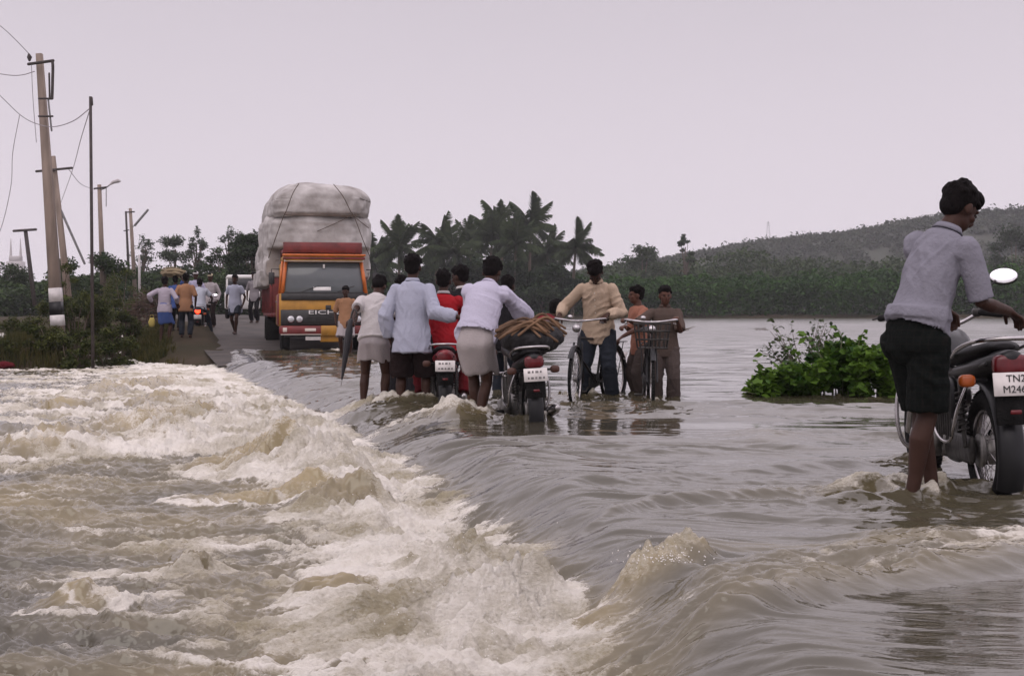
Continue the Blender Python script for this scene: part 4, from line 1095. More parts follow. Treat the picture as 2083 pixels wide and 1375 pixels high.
    for sx in (-1, 1):
        MB().tube([ft((sx * 0.345, 0.865, 0.985)), ft((sx * 0.25, 0.935, 1.0))], 0.019, 10).build('grip', m_rubber, bo)
        lv = MB(); lv.curve([ft((sx * 0.24, 0.96, 1.0)), ft((sx * 0.30, 0.975, 0.995)), ft((sx * 0.37, 0.935, 0.98))], 0.006); lv.box(ft((sx * 0.235, 0.95, 1.0)), (0.045, 0.05, 0.05), 0.01); lv.build('brake_lever', m_dkmetal, bo)
        if mirrors[(sx + 1) // 2]:
            ms = MB(); ms.curve([ft((sx * 0.24, 0.95, 1.02)), ft((sx * 0.26, 0.95, 1.10)), ft((sx * 0.36, 0.96, 1.18))], 0.006)
            mo = ms.build('mirror', m_black, bo); nr_ = nrm([-sx * 0.25, -1, 0.32])
            a1 = nrm(np.cross([0, 0, 1.0], nr_)); M = np.stack([a1, nr_, np.cross(a1, nr_)], 1); c = np.array(ft((sx * 0.40, 0.955, 1.205)))
            MB().ell(c - nr_ * 0.012, (0.083, 0.02, 0.052), M).build('mirror_back', m_black, mo)
            MB().ell(c + nr_ * 0.004, (0.077, 0.006, 0.046), M).build('mirror_glass', m_glass, mo)
        fi = MB(); fi.tube([ft((sx * 0.10, 1.10, 0.80)), ft((sx * 0.17, 1.10, 0.80))], 0.009); fio = fi.build('indicator', m_black, root)
        MB().ell(ft((sx * 0.20, 1.10, 0.80)), (0.042, 0.026, 0.032), p=0.7).build('lens', ind or m_orange, fio)
    if guard:
        g = MB(); g.curve([(-0.03, 0.97, 0.60), (-0.22 * gw, 0.98, 0.60), (-0.30 * gw, 0.97, 0.54), (-0.31 * gw, 0.96, 0.36), (-0.24 * gw, 0.95, 0.24), (-0.03, 0.92, 0.24)], 0.013)
        g.curve([(0.03, 0.97, 0.60), (0.22, 0.98, 0.60), (0.30, 0.97, 0.54), (0.31, 0.96, 0.36), (0.24, 0.95, 0.24), (0.03, 0.92, 0.24)], 0.013); g.build('crash_guard', m_chrome, root)
        sg = MB(); sg.curve([(-0.13, 0.28, 0.66), (-0.21, 0.24, 0.62), (-0.22, 0.20, 0.40), (-0.21, -0.02, 0.36), (-0.19, -0.10, 0.52), (-0.13, -0.12, 0.68)], 0.009)
        so = sg.build('saree_guard', m_chrome, root); sb = MB()
        for k in range(7):
            y0 = 0.20 - k * 0.042; sb.tube([(-0.215, y0, 0.62), (-0.215, y0 - 0.01, 0.39)], 0.006, 6)
        sb.build('bars', m_dkmetal, so)
    for sx in (-1, 1): MB().tube([(sx * 0.10, 0.46, 0.28), (sx * 0.25, 0.46, 0.28)], 0.017, 8).build('footpeg', m_rubber, root)
    kk = MB(); kk.curve([(-0.16, 0.60, 0.32), (-0.20, 0.66, 0.24), (-0.20, 0.78, 0.22)], 0.009); kk.build('gear_lever', m_chrome, root)
    return root

def bicycle(label, pos, yaw, roll=0.0, steer=0.0, basket=False, group=None, patch=True):
    root = empty('bicycle', pos, R(yaw), label, 'bicycle', group, ry=R(roll))
    Rw = 0.345; rc = np.array([0, 0, Rw]); fc = np.array([0, 1.12, Rw])
    wheel(root, rc, Rw, 0.020, hub=0.03); f = MB()
    hd0, hd1 = np.array([0, 0.95, 0.62]), np.array([0, 0.91, 0.82])
    bb = np.array([0, 0.45, 0.29]); stp = np.array([0, 0.28, 0.80])
    for a, b, r in ((hd0, hd1, 0.019), (hd1 - [0, 0, 0.03], stp - [0, -0.01, 0.03], 0.015), (hd0, bb, 0.015), (bb, stp, 0.015)): f.tube([a, b], r)
    for sx in (-1, 1):
        f.tube([bb + [sx * 0.03, 0, 0], rc + [sx * 0.06, 0, 0]], 0.010); f.tube([stp - [sx * -0.02, 0, 0.06], rc + [sx * 0.06, 0, 0]], 0.009)
    f.build('frame', m_black, root)
    sd = MB(); sd.loft([(0, 0.42, 0.87), (0, 0.30, 0.885), (0, 0.17, 0.90)], [(0.022, 0.020), (0.055, 0.028), (0.095, 0.034)], right=(1, 0, 0), n=14); sd.tube([(0, 0.28, 0.78), (0, 0.28, 0.88)], 0.013); sd.build('saddle', m_seat, root)
    cr = MB(); cr.torus(bb + [0.05, 0, 0], 0.095, 0.006, (1, 0, 0), 30, 6)
    for sg in (-1, 1):
        cr.tube([bb + [sg * 0.06, 0, 0], bb + [sg * 0.08, sg * 0.12, sg * -0.11]], 0.010); cr.box(bb + [sg * 0.13, sg * 0.12, sg * -0.11], (0.09, 0.06, 0.022), 0.005)
    cr.build('crank', m_dkmetal, root)
    cc = MB(); cc.loft([bb + [0.052, 0.06, 0], bb + [0.052, -0.1, 0.01], rc + [0.052, -0.02, 0]], [(0.018, 0.10), (0.016, 0.08), (0.014, 0.05)], right=(1, 0, 0), n=14); cc.build('chain_case', m_black, root)
    fr = fender(root, rc, 0.375, 20, 215, 0.058, m_black)
    if patch: MB().box((0, -0.335, 0.56), (0.056, 0.010, 0.10), 0.003, rot_x(R(35))).build('white_patch', m_plate, fr)
    ca = MB()
    for sx in (-1, -0.33, 0.33, 1): ca.tube([(sx * 0.07, 0.20, 0.735), (sx * 0.07, -0.26, 0.735)], 0.006, 6)
    for sx in (-1, 1): ca.tube([(sx * 0.07, -0.15, 0.735), (sx * 0.065, 0, Rw)], 0.006, 6)
    ca.tube([(-0.07, -0.26, 0.735), (0.07, -0.26, 0.735)], 0.006, 6); ca.build('carrier', m_black, root)
    st_ = rot_z(R(steer)); piv = np.array([0, 0.93, 0]); ft = lambda p: tuple(piv + st_ @ (np.asarray(p, float) - piv))
    wo = wheel(root, fc, Rw, 0.020, hub=0.025)
    ff = fender(root, fc, 0.375, 40, 190, 0.058, m_black)
    for o in [wo, ff] + list(wo.children):
        for v in o.data.vertices: v.co = Vector(ft(v.co))
    fk = MB()
    for sx in (-1, 1): fk.curve([ft((sx * 0.055, 1.12, Rw)), ft((sx * 0.055, 1.01, 0.50)), ft((sx * 0.045, 0.96, 0.74))], 0.011)
    fk.build('fork', m_black, root)
    hb = MB(); hb.tube([ft((0, 0.92, 0.80)), ft((0, 0.90, 0.98))], 0.013)
    hb.curve([ft((-0.29, 0.74, 1.0)), ft((-0.27, 0.86, 1.01)), ft((-0.10, 0.96, 0.99)), ft((0, 0.93, 0.985)), ft((0.10, 0.96, 0.99)), ft((0.27, 0.86, 1.01)), ft((0.29, 0.74, 1.0))], 0.012)
    bo = hb.build('handlebar', m_chrome, root)
    for sx in (-1, 1):
        MB().tube([ft((sx * 0.29, 0.73, 1.0)), ft((sx * 0.275, 0.84, 1.008))], 0.017, 8).build('grip', m_rubber, bo)
        bl = MB(); bl.curve([ft((sx * 0.24, 0.90, 0.97)), ft((sx * 0.27, 0.84, 0.965)), ft((sx * 0.28, 0.75, 0.97))], 0.006); bl.build('brake_lever', m_chrome, bo)
    MB().ell(ft((0.09, 0.95, 1.03)), (0.032, 0.032, 0.024)).build('bell', m_chrome, bo)
    hlm = MB(); hlm.loft([ft((0, 0.98, 0.90)), ft((0, 1.05, 0.905))], [0.025, 0.048], n=16); hlm.build('headlamp', m_chrome, root)
    if basket:
        bk = MB(); c0 = np.array([0, 1.09, 0.84])
        for zz, k in ((-0.13, 0.82), (-0.04, 0.9), (0.05, 0.96), (0.13, 1.0)):
            r_ = [np.array([sx * 0.19 * k, c0[1] + sy * 0.13 * k, c0[2] + zz]) for sx, sy in ((-1, -1), (1, -1), (1, 1), (-1, 1), (-1, -1))]
            bk.tube([ft(p) for p in r_], 0.010, 6)
        for k in range(28):
            a = 2 * math.pi * k / 28; cxy = np.array([math.cos(a), math.sin(a)]); cxy = cxy / max(abs(cxy[0]), abs(cxy[1]))
            bk.tube([ft((cxy[0] * 0.19 * 0.82, c0[1] + cxy[1] * 0.13 * 0.82, c0[2] - 0.13)), ft((cxy[0] * 0.19, c0[1] + cxy[1] * 0.13, c0[2] + 0.13))], 0.0065, 5)
        bk.box(ft((0, 1.09, 0.715)), (0.30, 0.20, 0.01), 0.003); bk.build('basket', m_dkmetal, root)
    return root

# ------------------------------------------------------------------ the lorry
def lorry(pos, yaw):
    """local -Y is the front, origin on the ground below the middle of the front bumper"""
    root = empty('lorry', pos, R(yaw), 'orange cabbed lorry with red cargo body driving into the flood', 'lorry')
    m_or = mat('orange lorry paint', (0.37, 0.175, 0.016), 0.5, var=0.3, scale=3, bump=0.1, detail=8)
    m_red = mat('dark red lorry paint', (0.135, 0.017, 0.016), 0.55, var=0.4, scale=4, bump=0.15, detail=8)
    m_trim = mat('orange pillar paint', (0.50, 0.12, 0.015), 0.42, var=0.2, scale=6)
    m_blk = mat('sooty black panel', (0.016, 0.015, 0.015), 0.5, var=0.4, scale=8)
    m_ws = mat('windscreen glass', (0.10, 0.11, 0.115), 0.06, var=0.12, scale=1.5)
    m_wht = mat('off white lettering', (0.66, 0.64, 0.62), 0.6, var=0.08)
    m_crm = mat('cream band paint', (0.60, 0.52, 0.46), 0.5, var=0.12)
    cab = MB(); cab.loft([(0, 0.12, 0.62), (0, 0.10, 0.95), (0, 0.10, 1.40)], [(1.08, 0.08)] * 3, right=(1, 0, 0), n=4, round_cap=False)
    cab = MB()
    cab.box((0, 0.95, 1.02), (2.14, 1.70, 0.80), 0.05)
    cab.box((0, 1.40, 1.80), (1.98, 0.80, 0.78), 0.05)
    cab.box((0, 0.93, 2.26), (1.92, 1.62, 0.18), 0.05)
    co = cab.build('cab', m_or, root, False)
    for sx in (-1, 1):
        p = MB(); p.loft([(sx * 1.00, 0.14, 1.42), (sx * 0.90, 0.30, 2.20)], [(0.045, 0.06)] * 2, right=(1, 0, 0), n=8, round_cap=False); p.loft([(sx * 1.03, 0.75, 1.42), (sx * 0.95, 0.80, 2.20)], [(0.035, 0.05)] * 2, right=(1, 0, 0), n=8, round_cap=False)
        p.build('pillar', m_trim, co)
        d = MB(); d.box((sx * 1.075, 0.62, 1.03), (0.03, 0.88, 0.74), 0.012); do = d.build('door', m_red, root, False)
        MB().box((sx * 1.10, 0.92, 1.22), (0.03, 0.13, 0.03), 0.008).build('handle', m_chrome, do)
    ws = MB(); ws.box((0, 0.235, 1.81), (1.86, 0.02, 0.80), 0.006, rot_x(R(-11.5))); wo = ws.build('windscreen', m_ws, root, False)
    fr = MB()
    fr.box((0, 0.135, 1.43), (2.02, 0.05, 0.05), 0.01); fr.box((0, 0.30, 2.185), (1.84, 0.06, 0.06), 0.012); fr.build('window_frame', m_blk, wo, False)
    wp = MB()
    for x0 in (-0.55, 0.30): wp.tube([(x0, 0.135, 1.45), (x0 + 0.42, 0.165, 1.60)], 0.009, 6)
    wp.build('wiper', m_blk, wo)
    ppr = MB(); ppr.box((-0.05, 0.155, 1.53), (0.42, 0.006, 0.09), 0.002, rot_x(R(-11.5))); ppr.build('paper_sheet', m_wht, wo, False)
    MB().box((0.0, 0.245, 2.07), (0.05, 0.02, 0.10), 0.005).build('sticker', m_wht, wo)
    vz = MB(); vz.box((0, 0.17, 2.26), (1.96, 0.14, 0.055), 0.01); vz.build('visor_stripe', m_red, root, False)
    v2 = MB(); v2.box((0, 0.19, 2.205), (1.90, 0.10, 0.05), 0.01); v2.build('visor_band', m_crm, root, False)
    v3 = MB(); v3.box((0, 0.16, 2.335), (1.98, 0.16, 0.05), 0.012); v3.build('roof_lip', m_trim, root, False)
    bs = MB(); bs.box((0, 0.085, 1.335), (2.05, 0.04, 0.16), 0.01); bs.build('scuttle_panel', m_blk, root, False)
    em = MB(); em.box((0.09, 0.083, 1.08), (0.13, 0.012, 0.12), 0.01); em.build('badge', m_blk, root, False)
    gr = MB(); gr.box((0, 0.065, 0.84), (2.08, 0.06, 0.38), 0.015); go = gr.build('grille', m_blk, root, False)
    sl = MB()
    for k in range(5): sl.box((0.15, 0.028, 0.70 + 0.05 * k), (1.1, 0.016, 0.014), 0.003)
    sl.build('slats', m_dkmetal, go, False)
    text_part('EICHER', 0.13, m_wht, root, (0.10, 0.022, 0.965), (R(90), 0, 0), 'lettering', width=0.98, extrude=0.006)
    for x0 in (-0.80, -0.60, 0.60, 0.80):
        h = MB(); h.cyl((x0, 0.045, 0.80), (x0, 0.02, 0.80), 0.085, n=20); ho = h.build('headlamp', m_chrome, root); MB().ell((x0, 0.018, 0.80), (0.072, 0.018, 0.072)).build('lens', m_lens, ho)
    bp = MB(); bp.box((0, -0.01, 0.545), (2.16, 0.16, 0.20), 0.03); bo = bp.build('bumper', m_red, root, False)
    b2 = MB(); b2.box((0.15, -0.095, 0.53), (0.50, 0.02, 0.24), 0.01); b2.build('bumper_panel', m_or, bo, False)
    b3 = MB(); b3.box((0, -0.095, 0.44), (2.10, 0.02, 0.016), 0.004); b3.box((-0.95, -0.095, 0.55), (0.10, 0.02, 0.10), 0.01); b3.box((-0.35, -0.095, 0.55), (0.26, 0.015, 0.07), 0.004); b3.build('bumper_trim', m_crm, bo, False)
    lwr = MB(); lwr.box((0.15, 0.02, 0.34), (0.52, 0.06, 0.16), 0.01); lwr.build('apron', m_or, root, False)
    npo = MB(); npo.box((-0.28, -0.02, 0.345), (0.36, 0.012, 0.09), 0.003); npo.build('number_plate', m_plate, root, False)
    ch = MB()
    for sx in (-1, 1): ch.box((sx * 0.42, 3.6, 0.62), (0.09, 6.6, 0.18), 0.01)
    for y0 in (0.95, 5.3): ch.tube([(-0.9, y0, 0.42), (0.9, y0, 0.42)], 0.06)
    ch.box((0, 0.10, 0.40), (1.9, 0.10, 0.06), 0.01); ch.build('chassis', m_blk, root, False)
    for sx in (-1, 1):
        for y0, xo in ((0.95, 0.90), (5.3, 0.98)):
            w = MB(); wd = 0.20 if y0 < 2 else 0.42
            prof = [(0.20, 0.30), (0.5, 0.40), (0.5, 0.44), (0.42, 0.465), (-0.42, 0.465), (-0.5, 0.44), (-0.5, 0.40), (-0.20, 0.30)]
            V, q = [], []
            for i in range(36):
                a = 2 * math.pi * i / 36
                for (u, rr) in prof: V.append([sx * xo + u * wd * -sx, y0 + rr * math.cos(a), 0.42 + rr * math.sin(a)])
                for k in range(7): q.append((i * 8 + k, i * 8 + k + 1, ((i + 1) % 36) * 8 + k + 1, ((i + 1) % 36) * 8 + k))
            w._add(np.array(V), q); wob = w.build('wheel', m_rubber, root)
            h = MB(); h.cyl((sx * (xo - 0.2 * wd * 0.5), y0, 0.42), (sx * (xo + wd * 0.12), y0, 0.42), 0.30, n=24); h.cyl((sx * xo, y0, 0.42), (sx * (xo + wd * 0.35), y0, 0.42), 0.10, n=16); h.build('rim', m_red, wob)
        mr = MB(); mr.tube([(sx * 1.05, 0.45, 2.0), (sx * 1.24, 0.30, 2.0), (sx * 1.24, 0.30, 1.6)], 0.012); mr.box((sx * 1.24, 0.29, 1.78), (0.14, 0.03, 0.28), 0.012); mr.build('wing_mirror', m_blk, root)
    bd = MB()
    bd.box((0, 4.45, 0.90), (2.34, 5.2, 0.12), 0.02)
    for sx in (-1, 1):
        bd.box((sx * 1.15, 4.45, 1.42), (0.05, 5.2, 0.92), 0.012)
        for k in range(9): bd.box((sx * 1.19, 1.95 + k * 0.62, 1.42), (0.05, 0.07, 0.96), 0.01)
    bd.box((0, 7.02, 1.42), (2.3, 0.05, 0.92), 0.012)
    bd.box((0, 1.88, 1.75), (2.34, 0.06, 1.6), 0.012)
    bd.build('cargo_body', m_red, root, False)
    hbd = MB(); hbd.box((0.0, 1.72, 2.50), (1.92, 0.06, 0.28), 0.012); hbd.box((-0.92, 1.76, 2.3), (0.06, 0.05, 0.5), 0.01); hbd.box((0.92, 1.76, 2.3), (0.06, 0.05, 0.5), 0.01)
    hbd.box((0, 0.55, 2.53), (1.90, 0.05, 0.26), 0.012); hbd.box((-0.93, 1.1, 2.44), (0.05, 1.1, 0.10), 0.01); hbd.box((0.93, 1.1, 2.44), (0.05, 1.1, 0.10), 0.01)
    hbd.build('headboard', m_red, root, False)
    # the load: great pale sacks roped down in two tiers, bulging over the cab and the sides
    lt = empty('sacked_load', pos, R(yaw), 'bulging dirty white sacks roped high on the lorry', 'load')
    m_sack = mat('dirty white sacking', (0.22, 0.20, 0.185), 0.85, var=0, col2=(0.47, 0.445, 0.43), scale=2.2, bump=0.9, bscale=7, detail=9)
    m_rope = mat('brown rope', (0.08, 0.06, 0.045), 0.9, var=0.3, scale=30)
    def tier(z0, z1, hw, y0, y1, seed, ex=0.45, rb=0.5, rt=0.6):
        V, q = [], []; nu, nv = 120, 44
        for i in range(nv + 1):
            f = i / nv; zz = z0 + (z1 - z0) * f
            pr = (1 - (max(0, f - rb) / (1 - rb)) ** 2.4 * rt) ** 0.5 * (1 - 0.06 * max(0, 1 - f / 0.14) ** 2)
            for k in range(nu):
                a = 2 * math.pi * k / nu; c, s_ = math.cos(a), math.sin(a)
                x = math.copysign(abs(c) ** ex, c) * hw * pr; y = (y0 + y1) / 2 + math.copysign(abs(s_) ** ex, s_) * (y1 - y0) / 2 * pr
                V.append([x, y, zz])
        V.append([0, (y0 + y1) / 2, z0]); V.append([0, (y0 + y1) / 2, z1 + 0.05]); V = np.array(V)
        for i in range(nv):
            for k in range(nu): q.append((i * nu + k, i * nu + (k + 1) % nu, (i + 1) * nu + (k + 1) % nu, (i + 1) * nu + k))
        t = []
        for k in range(nu): t.append((len(V) - 2, (k + 1) % nu, k)); t.append((len(V) - 1, nv * nu + k, nv * nu + (k + 1) % nu))
        nz = fbm(V[:, 0] * 1.1 + V[:, 1] * 0.9 + seed, V[:, 2] * 1.3, 4, seed); dr = np.stack([V[:, 0] / hw, (V[:, 1] - (y0 + y1) / 2) / ((y1 - y0) / 2), 0.4 * (V[:, 2] - (z0 + z1) / 2)], 1)
        dr /= np.linalg.norm(dr, axis=1)[:, None] + 1e-6
        wr = ridged(V[:, 0] * 3.2 + V[:, 1] * 2.6, V[:, 2] * 1.6 + seed, 2, seed + 3)
        V = V + dr * (0.060 * nz + 0.030 * wr + 0.022 * ridged(V[:, 0] * 5.5 + V[:, 1] * 5.0, V[:, 2] * 0.9 + seed, 2, seed + 5) * (V[:, 2] < 3.2))[:, None]
        V[:, 2] += 0.05 * fbm(V[:, 0] * 1.2, V[:, 1] * 1.2, 2, seed + 8) * (V[:, 2] - z0) / (z1 - z0)
        V[:, 0] += -0.07 * (V[:, 2] < z0 + 0.4) * (V[:, 0] < 0)
        return V, q, t
    lo = MB(); V, q, t = tier(1.86, 3.36, 1.31, 1.05, 7.3, 12, 0.38, 0.85, 0.14)
    m = V[:, 2] < 2.55                                    # the lower tier stands behind the headboard
    V[m, 1] = np.maximum(V[m, 1], 1.78 + 0.05 * np.sin(V[m, 0] * 5)); lo._add(V, q, t); lo.build('lower_sacks', m_sack, lt)
    up_ = MB(); V, q, t = tier(3.32, 4.16, 1.22, 0.95, 7.0, 23, 0.36, 0.58, 0.46); V[:, 0] += 0.06
    V[:, 2] -= 0.10 * np.clip((np.abs(V[:, 0]) - 0.5) / 0.7, 0, 1) ** 2 * (V[:, 2] > 3.8); up_._add(V, q, t); up_.build('upper_sacks', m_sack, lt)
    fl = MB(); V, q, t = tier(3.80, 4.24, 0.62, 1.7, 5.0, 31, 0.6, 0.2, 0.6); V[:, 0] -= 0.12; fl._add(V, q, t); fl.build('top_sack', m_sack, lt)
    sd = MB(); V, q, t = tier(1.62, 2.75, 0.22, 1.95, 7.0, 41, 0.6); V[:, 0] -= 1.16; sd._add(V, q, t)
    V, q, t = tier(1.80, 2.75, 0.20, 1.95, 7.0, 44, 0.6); V[:, 0] += 1.14; sd._add(V, q, t); sd.build('hanging_sacking', m_sack, lt)
    rp = [[(-0.55, 0.98, 4.10), (-0.70, 0.90, 3.85), (-0.86, 0.93, 3.42), (-0.92, 0.99, 3.30), (-1.12, 1.02, 2.75), (-1.27, 1.3, 2.3)],
          [(0.30, 0.98, 4.10), (0.52, 0.88, 3.80), (0.72, 0.92, 3.42), (0.80, 0.98, 3.32), (1.02, 1.02, 2.75), (1.22, 1.3, 2.35)],
          [(0.72, 0.97, 3.34), (0.35, 1.0, 3.15), (-0.1, 1.01, 2.95)], [(-0.90, 0.97, 3.34), (-0.2, 0.95, 3.32), (0.72, 0.97, 3.34)], [(0.75, 0.96, 3.36), (0.95, 0.99, 3.20), (1.16, 1.05, 3.05)]]
    r_ = MB()
    for p in rp: r_.curve([np.array(k) - [0, 0.06, 0] for k in p], 0.010, 6)
    r_.build('ropes', m_rope, lt)
    return root
# ================================================================== the place
build_hill()

# ------------------------------------------------------------------ far vegetation
def py2z(py, D): return CAMH + (HOR - py) * D / FPX
def pxx(px, D): return (px - 1041.5) / FPX * D
def gz(x, y): return float(ground_z(np.array([x]), np.array([y]))[0])
def prof(D, pts):
    xs = [pxx(p[0], D) for p in pts]; zs = [py2z(p[1], D) - 0.4 for p in pts]
    return lambda x: np.interp(x, xs, zs)
belt('waterside_scrub', pxx(700, 172), pxx(2420, 172), lambda x: 168.5 + 0.014 * np.abs(x) + 1.5 * perlin(x * 0.1, x * 0.0, 8), 9,
     prof(172, [(700, 552), (900, 560), (1200, 552), (1330, 548), (1500, 540), (1700, 538), (1900, 530), (2083, 526), (2420, 520)]), 56000, 0.55, m_belt,
     'long green band of scrub along the far water edge', 'scrub', seed=3)
belt('distant_wood', pxx(1180, 255), pxx(2450, 255), 250, 22,
     prof(258, [(1180, 540), (1245, 512), (1300, 500), (1345, 512), (1400, 508), (1450, 497), (1500, 484), (1560, 480), (1640, 497), (1720, 512), (1850, 500), (1960, 512), (2083, 500), (2450, 490)]), 34000, 0.85, m_far_leaf,
     'hazy grey green wood rising behind the far waterside scrub', 'wood', seed=4)
belt('roadside_thicket', pxx(-260, 112), pxx(600, 112), 108, 14,
     prof(114, [(-260, 548), (0, 548), (60, 556), (110, 540), (180, 534), (240, 528), (300, 522), (420, 526), (480, 508), (600, 500)]), 36000, 0.42, m_far_leaf,
     'dark hazy thicket closing off the road in the distance', 'thicket', seed=5)

PALMS = [(812, 492, 152), (884, 482, 158), (958, 478, 176), (1024, 440, 170), (1076, 446, 164), (1164, 492, 156), (930, 500, 150), (1118, 500, 172), (994, 468, 160), (1046, 482, 150), (768, 520, 165)]
palm_labels = ['leftmost palm with fronds spread wide beside the lorry load', 'palm standing alone in the gap left of the grove', 'palm at the left shoulder of the grove', 'tallest palm at the crest of the grove', 'second tallest palm with upright brush of fronds', 'rightmost palm leaning clear of the grove', 'low palm on the left front of the grove',
               'palm at the right shoulder of the grove', 'palm just left of the tallest palm', 'low palm in front of the two tallest palms', 'low palm close beside the lorry']
pm_cache = {}
for k, (px, cy, D) in enumerate(PALMS):
    x = pxx(px, D); b = 0.4; H = py2z(cy + 14, D) - b
    ro = empty('palm_tree', (x, D, b), 0.0, palm_labels[k], 'palm', 'coconut palms across the water')
    tr_me, fr_me = palm_meshes(40 + k, H, 3.5 + 0.3 * math.sin(k * 2), 26, lean=0.5 * math.sin(k * 1.7))
    link_mesh('trunk', tr_me, m_bark, ro); link_mesh('fronds', fr_me, m_palm, ro)
GROVE = [(925, 528, 148, 2.6), (990, 520, 147, 2.8), (1050, 516, 146, 2.8), (1105, 530, 148, 2.4), (1165, 552, 150, 2.0), (850, 548, 149, 2.2), (1078, 500, 177, 3.0), (935, 512, 175, 2.7), (872, 520, 173, 2.6), (1138, 518, 176, 2.4), (1012, 486, 177, 2.8), (1058, 468, 181, 2.4), (965, 505, 182, 3.4), (1040, 496, 184, 3.6), (1105, 520, 181, 3.2), (905, 528, 180, 3.0), (850, 536, 182, 2.8), (1150, 535, 186, 2.8), (785, 540, 178, 2.8), (1000, 520, 178, 3.0), (1210, 560, 190, 2.4)]
gl = ['front dark tree of the grove left of its middle', 'front tree hiding the trunks below the tallest palm', 'front tree hiding the trunks right of the tallest palm', 'front tree at the right of the grove', 'small front tree below the rightmost palm', 'small front tree at the left of the grove', 'dark tree below the second tallest palm', 'dark tree below the left shoulder palms', 'dark tree below the palm in the gap', 'dark tree beneath the right shoulder palm', 'dark tree below the palm left of the tallest', 'dark tree reaching up between the two tallest palms', 'dark broadleaf tree under the left shoulder of the palm grove', 'broad dark tree filling the middle of the palm grove', 'dark tree under the right side of the palm grove', 'round dark tree left of the palm grove', 'low dark tree behind the leftmost palms', 'dark tree under the rightmost palm', 'dark tree just right of the lorry', 'low dense tree at the foot of the palm grove', 'low tree between the palm grove and the distant wood']
for k, (px, ty, D, hw) in enumerate(GROVE):
    H = py2z(ty + 16, D) - 0.3
    tree('broadleaf_tree', (pxx(px, D), D, 0.3), H, (hw, hw), 18, 6500, 0.45, gl[k], group='dark trees of the palm grove', m=m_dark_leaf, seed=60 + k, bare=0.12)
m_pale_leaf = leaf_mat('haze paled tree leaves', (0.040, 0.055, 0.036), (0.090, 0.112, 0.074), 0.4)  # distance haze put into the leaf colour: paler and greyer than the leaves themselves
LT = [(290, 474, 128, 1.15, 420, 'thin airy tree left of the two lamp posts', 0.4, m_pale_leaf), (362, 478, 120, 1.9, 2600, 'dense round tree above the blue skirted walker', 0.2, m_pale_leaf), (402, 462, 126, 1.05, 900, 'narrow tree above the motorcycle with lit tail lamp', 0.35, m_pale_leaf),
      (470, 458, 124, 1.25, 560, 'feathery open tree above the pale blue shirted walker', 0.4, m_pale_leaf), (512, 476, 92, 1.7, 3600, 'big dark tree close behind the left of the lorry', 0.1, m_dark_leaf), (445, 500, 118, 1.2, 700, 'small tree between the narrow and the feathery tree', 0.25, m_far_leaf), (545, 470, 96, 1.6, 2600, 'dark tree mostly hidden by the lorry load', 0.1, m_dark_leaf),
      (120, 525, 100, 1.5, 1500, 'low tree behind the tall leaning pole', 0.15, m_far_leaf), (30, 535, 118, 1.8, 1500, 'round low tree at the far left edge', 0.15, m_far_leaf), (215, 512, 84, 1.4, 1500, 'bushy tree round the foot of the lamp post', 0.15, m_far_leaf)]
for k, (px, ty, D, hw, nl, lb, br, mm) in enumerate(LT):
    tree('roadside_tree', (pxx(px, D), D, 0.3), py2z(ty, D) - 0.3, (hw, hw), 20, int(nl * 2.2), 0.24, lb, group='trees along the left of the road', m=mm, seed=80 + k, bare=br)
tree('tall_tree', (pxx(1390, 246), 246, 0.3), py2z(474, 246) - 0.3, (1.5, 1.5), 12, 1300, 0.55, 'tall square topped tree standing above the distant wood', m=m_far_leaf, seed=99, bare=0.3)
tree('round_tree', (pxx(2060, 236), 236, 0.3), py2z(468, 236) - 0.3, (5.4, 4), 14, 5200, 0.6, 'big rounded dark tree behind the man with the motorcycle', m=m_dark_leaf, seed=98, bare=0.1)
tree('round_tree', (pxx(1300, 238), 238, 0.3), py2z(498, 238) - 0.3, (4.2, 4), 12, 3600, 0.6, 'broad rounded hazy tree right of the palm grove', m=m_far_leaf, seed=97, bare=0.1)

# far marks on the skyline
m_pale = mat('pale weathered concrete', (0.45, 0.42, 0.42), 0.8, var=0.12)
m_steel = mat('grey galvanised steel', (0.16, 0.155, 0.155), 0.55, metal=0.4, var=0.2)
tw = empty('spired_building', (pxx(33, 420), 420, 0.4), 0, 'pale building with two thin spires on the far left skyline', 'building')
a = MB(); a.box((0, 0, 8.0), (4.4, 4, 13.6), 0.2); a.box((0, 0, 15.6), (3.2, 3, 1.6), 0.2); a.build('wall', m_pale, tw, False)
for sx in (-1, 1): MB().loft([(sx * 1.5, 0, 14.8), (sx * 1.45, 0, 18), (sx * 1.4, 0, 21.5)], [0.5, 0.32, 0.08], n=8).build('spire', m_pale, tw)
ms = empty('lattice_mast', (pxx(1562, 560), 560, 29.5), 0, 'tiny lattice mast on the hill skyline', 'mast'); a = MB()
for sx, sy in ((-1, -1), (1, -1), (1, 1), (-1, 1)): a.tube([(sx * 0.8, sy * 0.8, 0), (sx * 0.12, sy * 0.12, 6.2)], 0.03, 5)
for k in range(6):
    f = 0.8 * (1 - k / 6.5); z0 = k; a.tube([(-f, -f, z0), (f * 0.85, -f, z0 + 1)], 0.02, 5); a.tube([(f, -f, z0), (-f * 0.85, -f, z0 + 1)], 0.02, 5)
for zz in (4.6, 5.6): a.tube([(-0.9, 0, zz), (0.9, 0, zz)], 0.03, 5)
a.build('lattice', m_steel, ms)

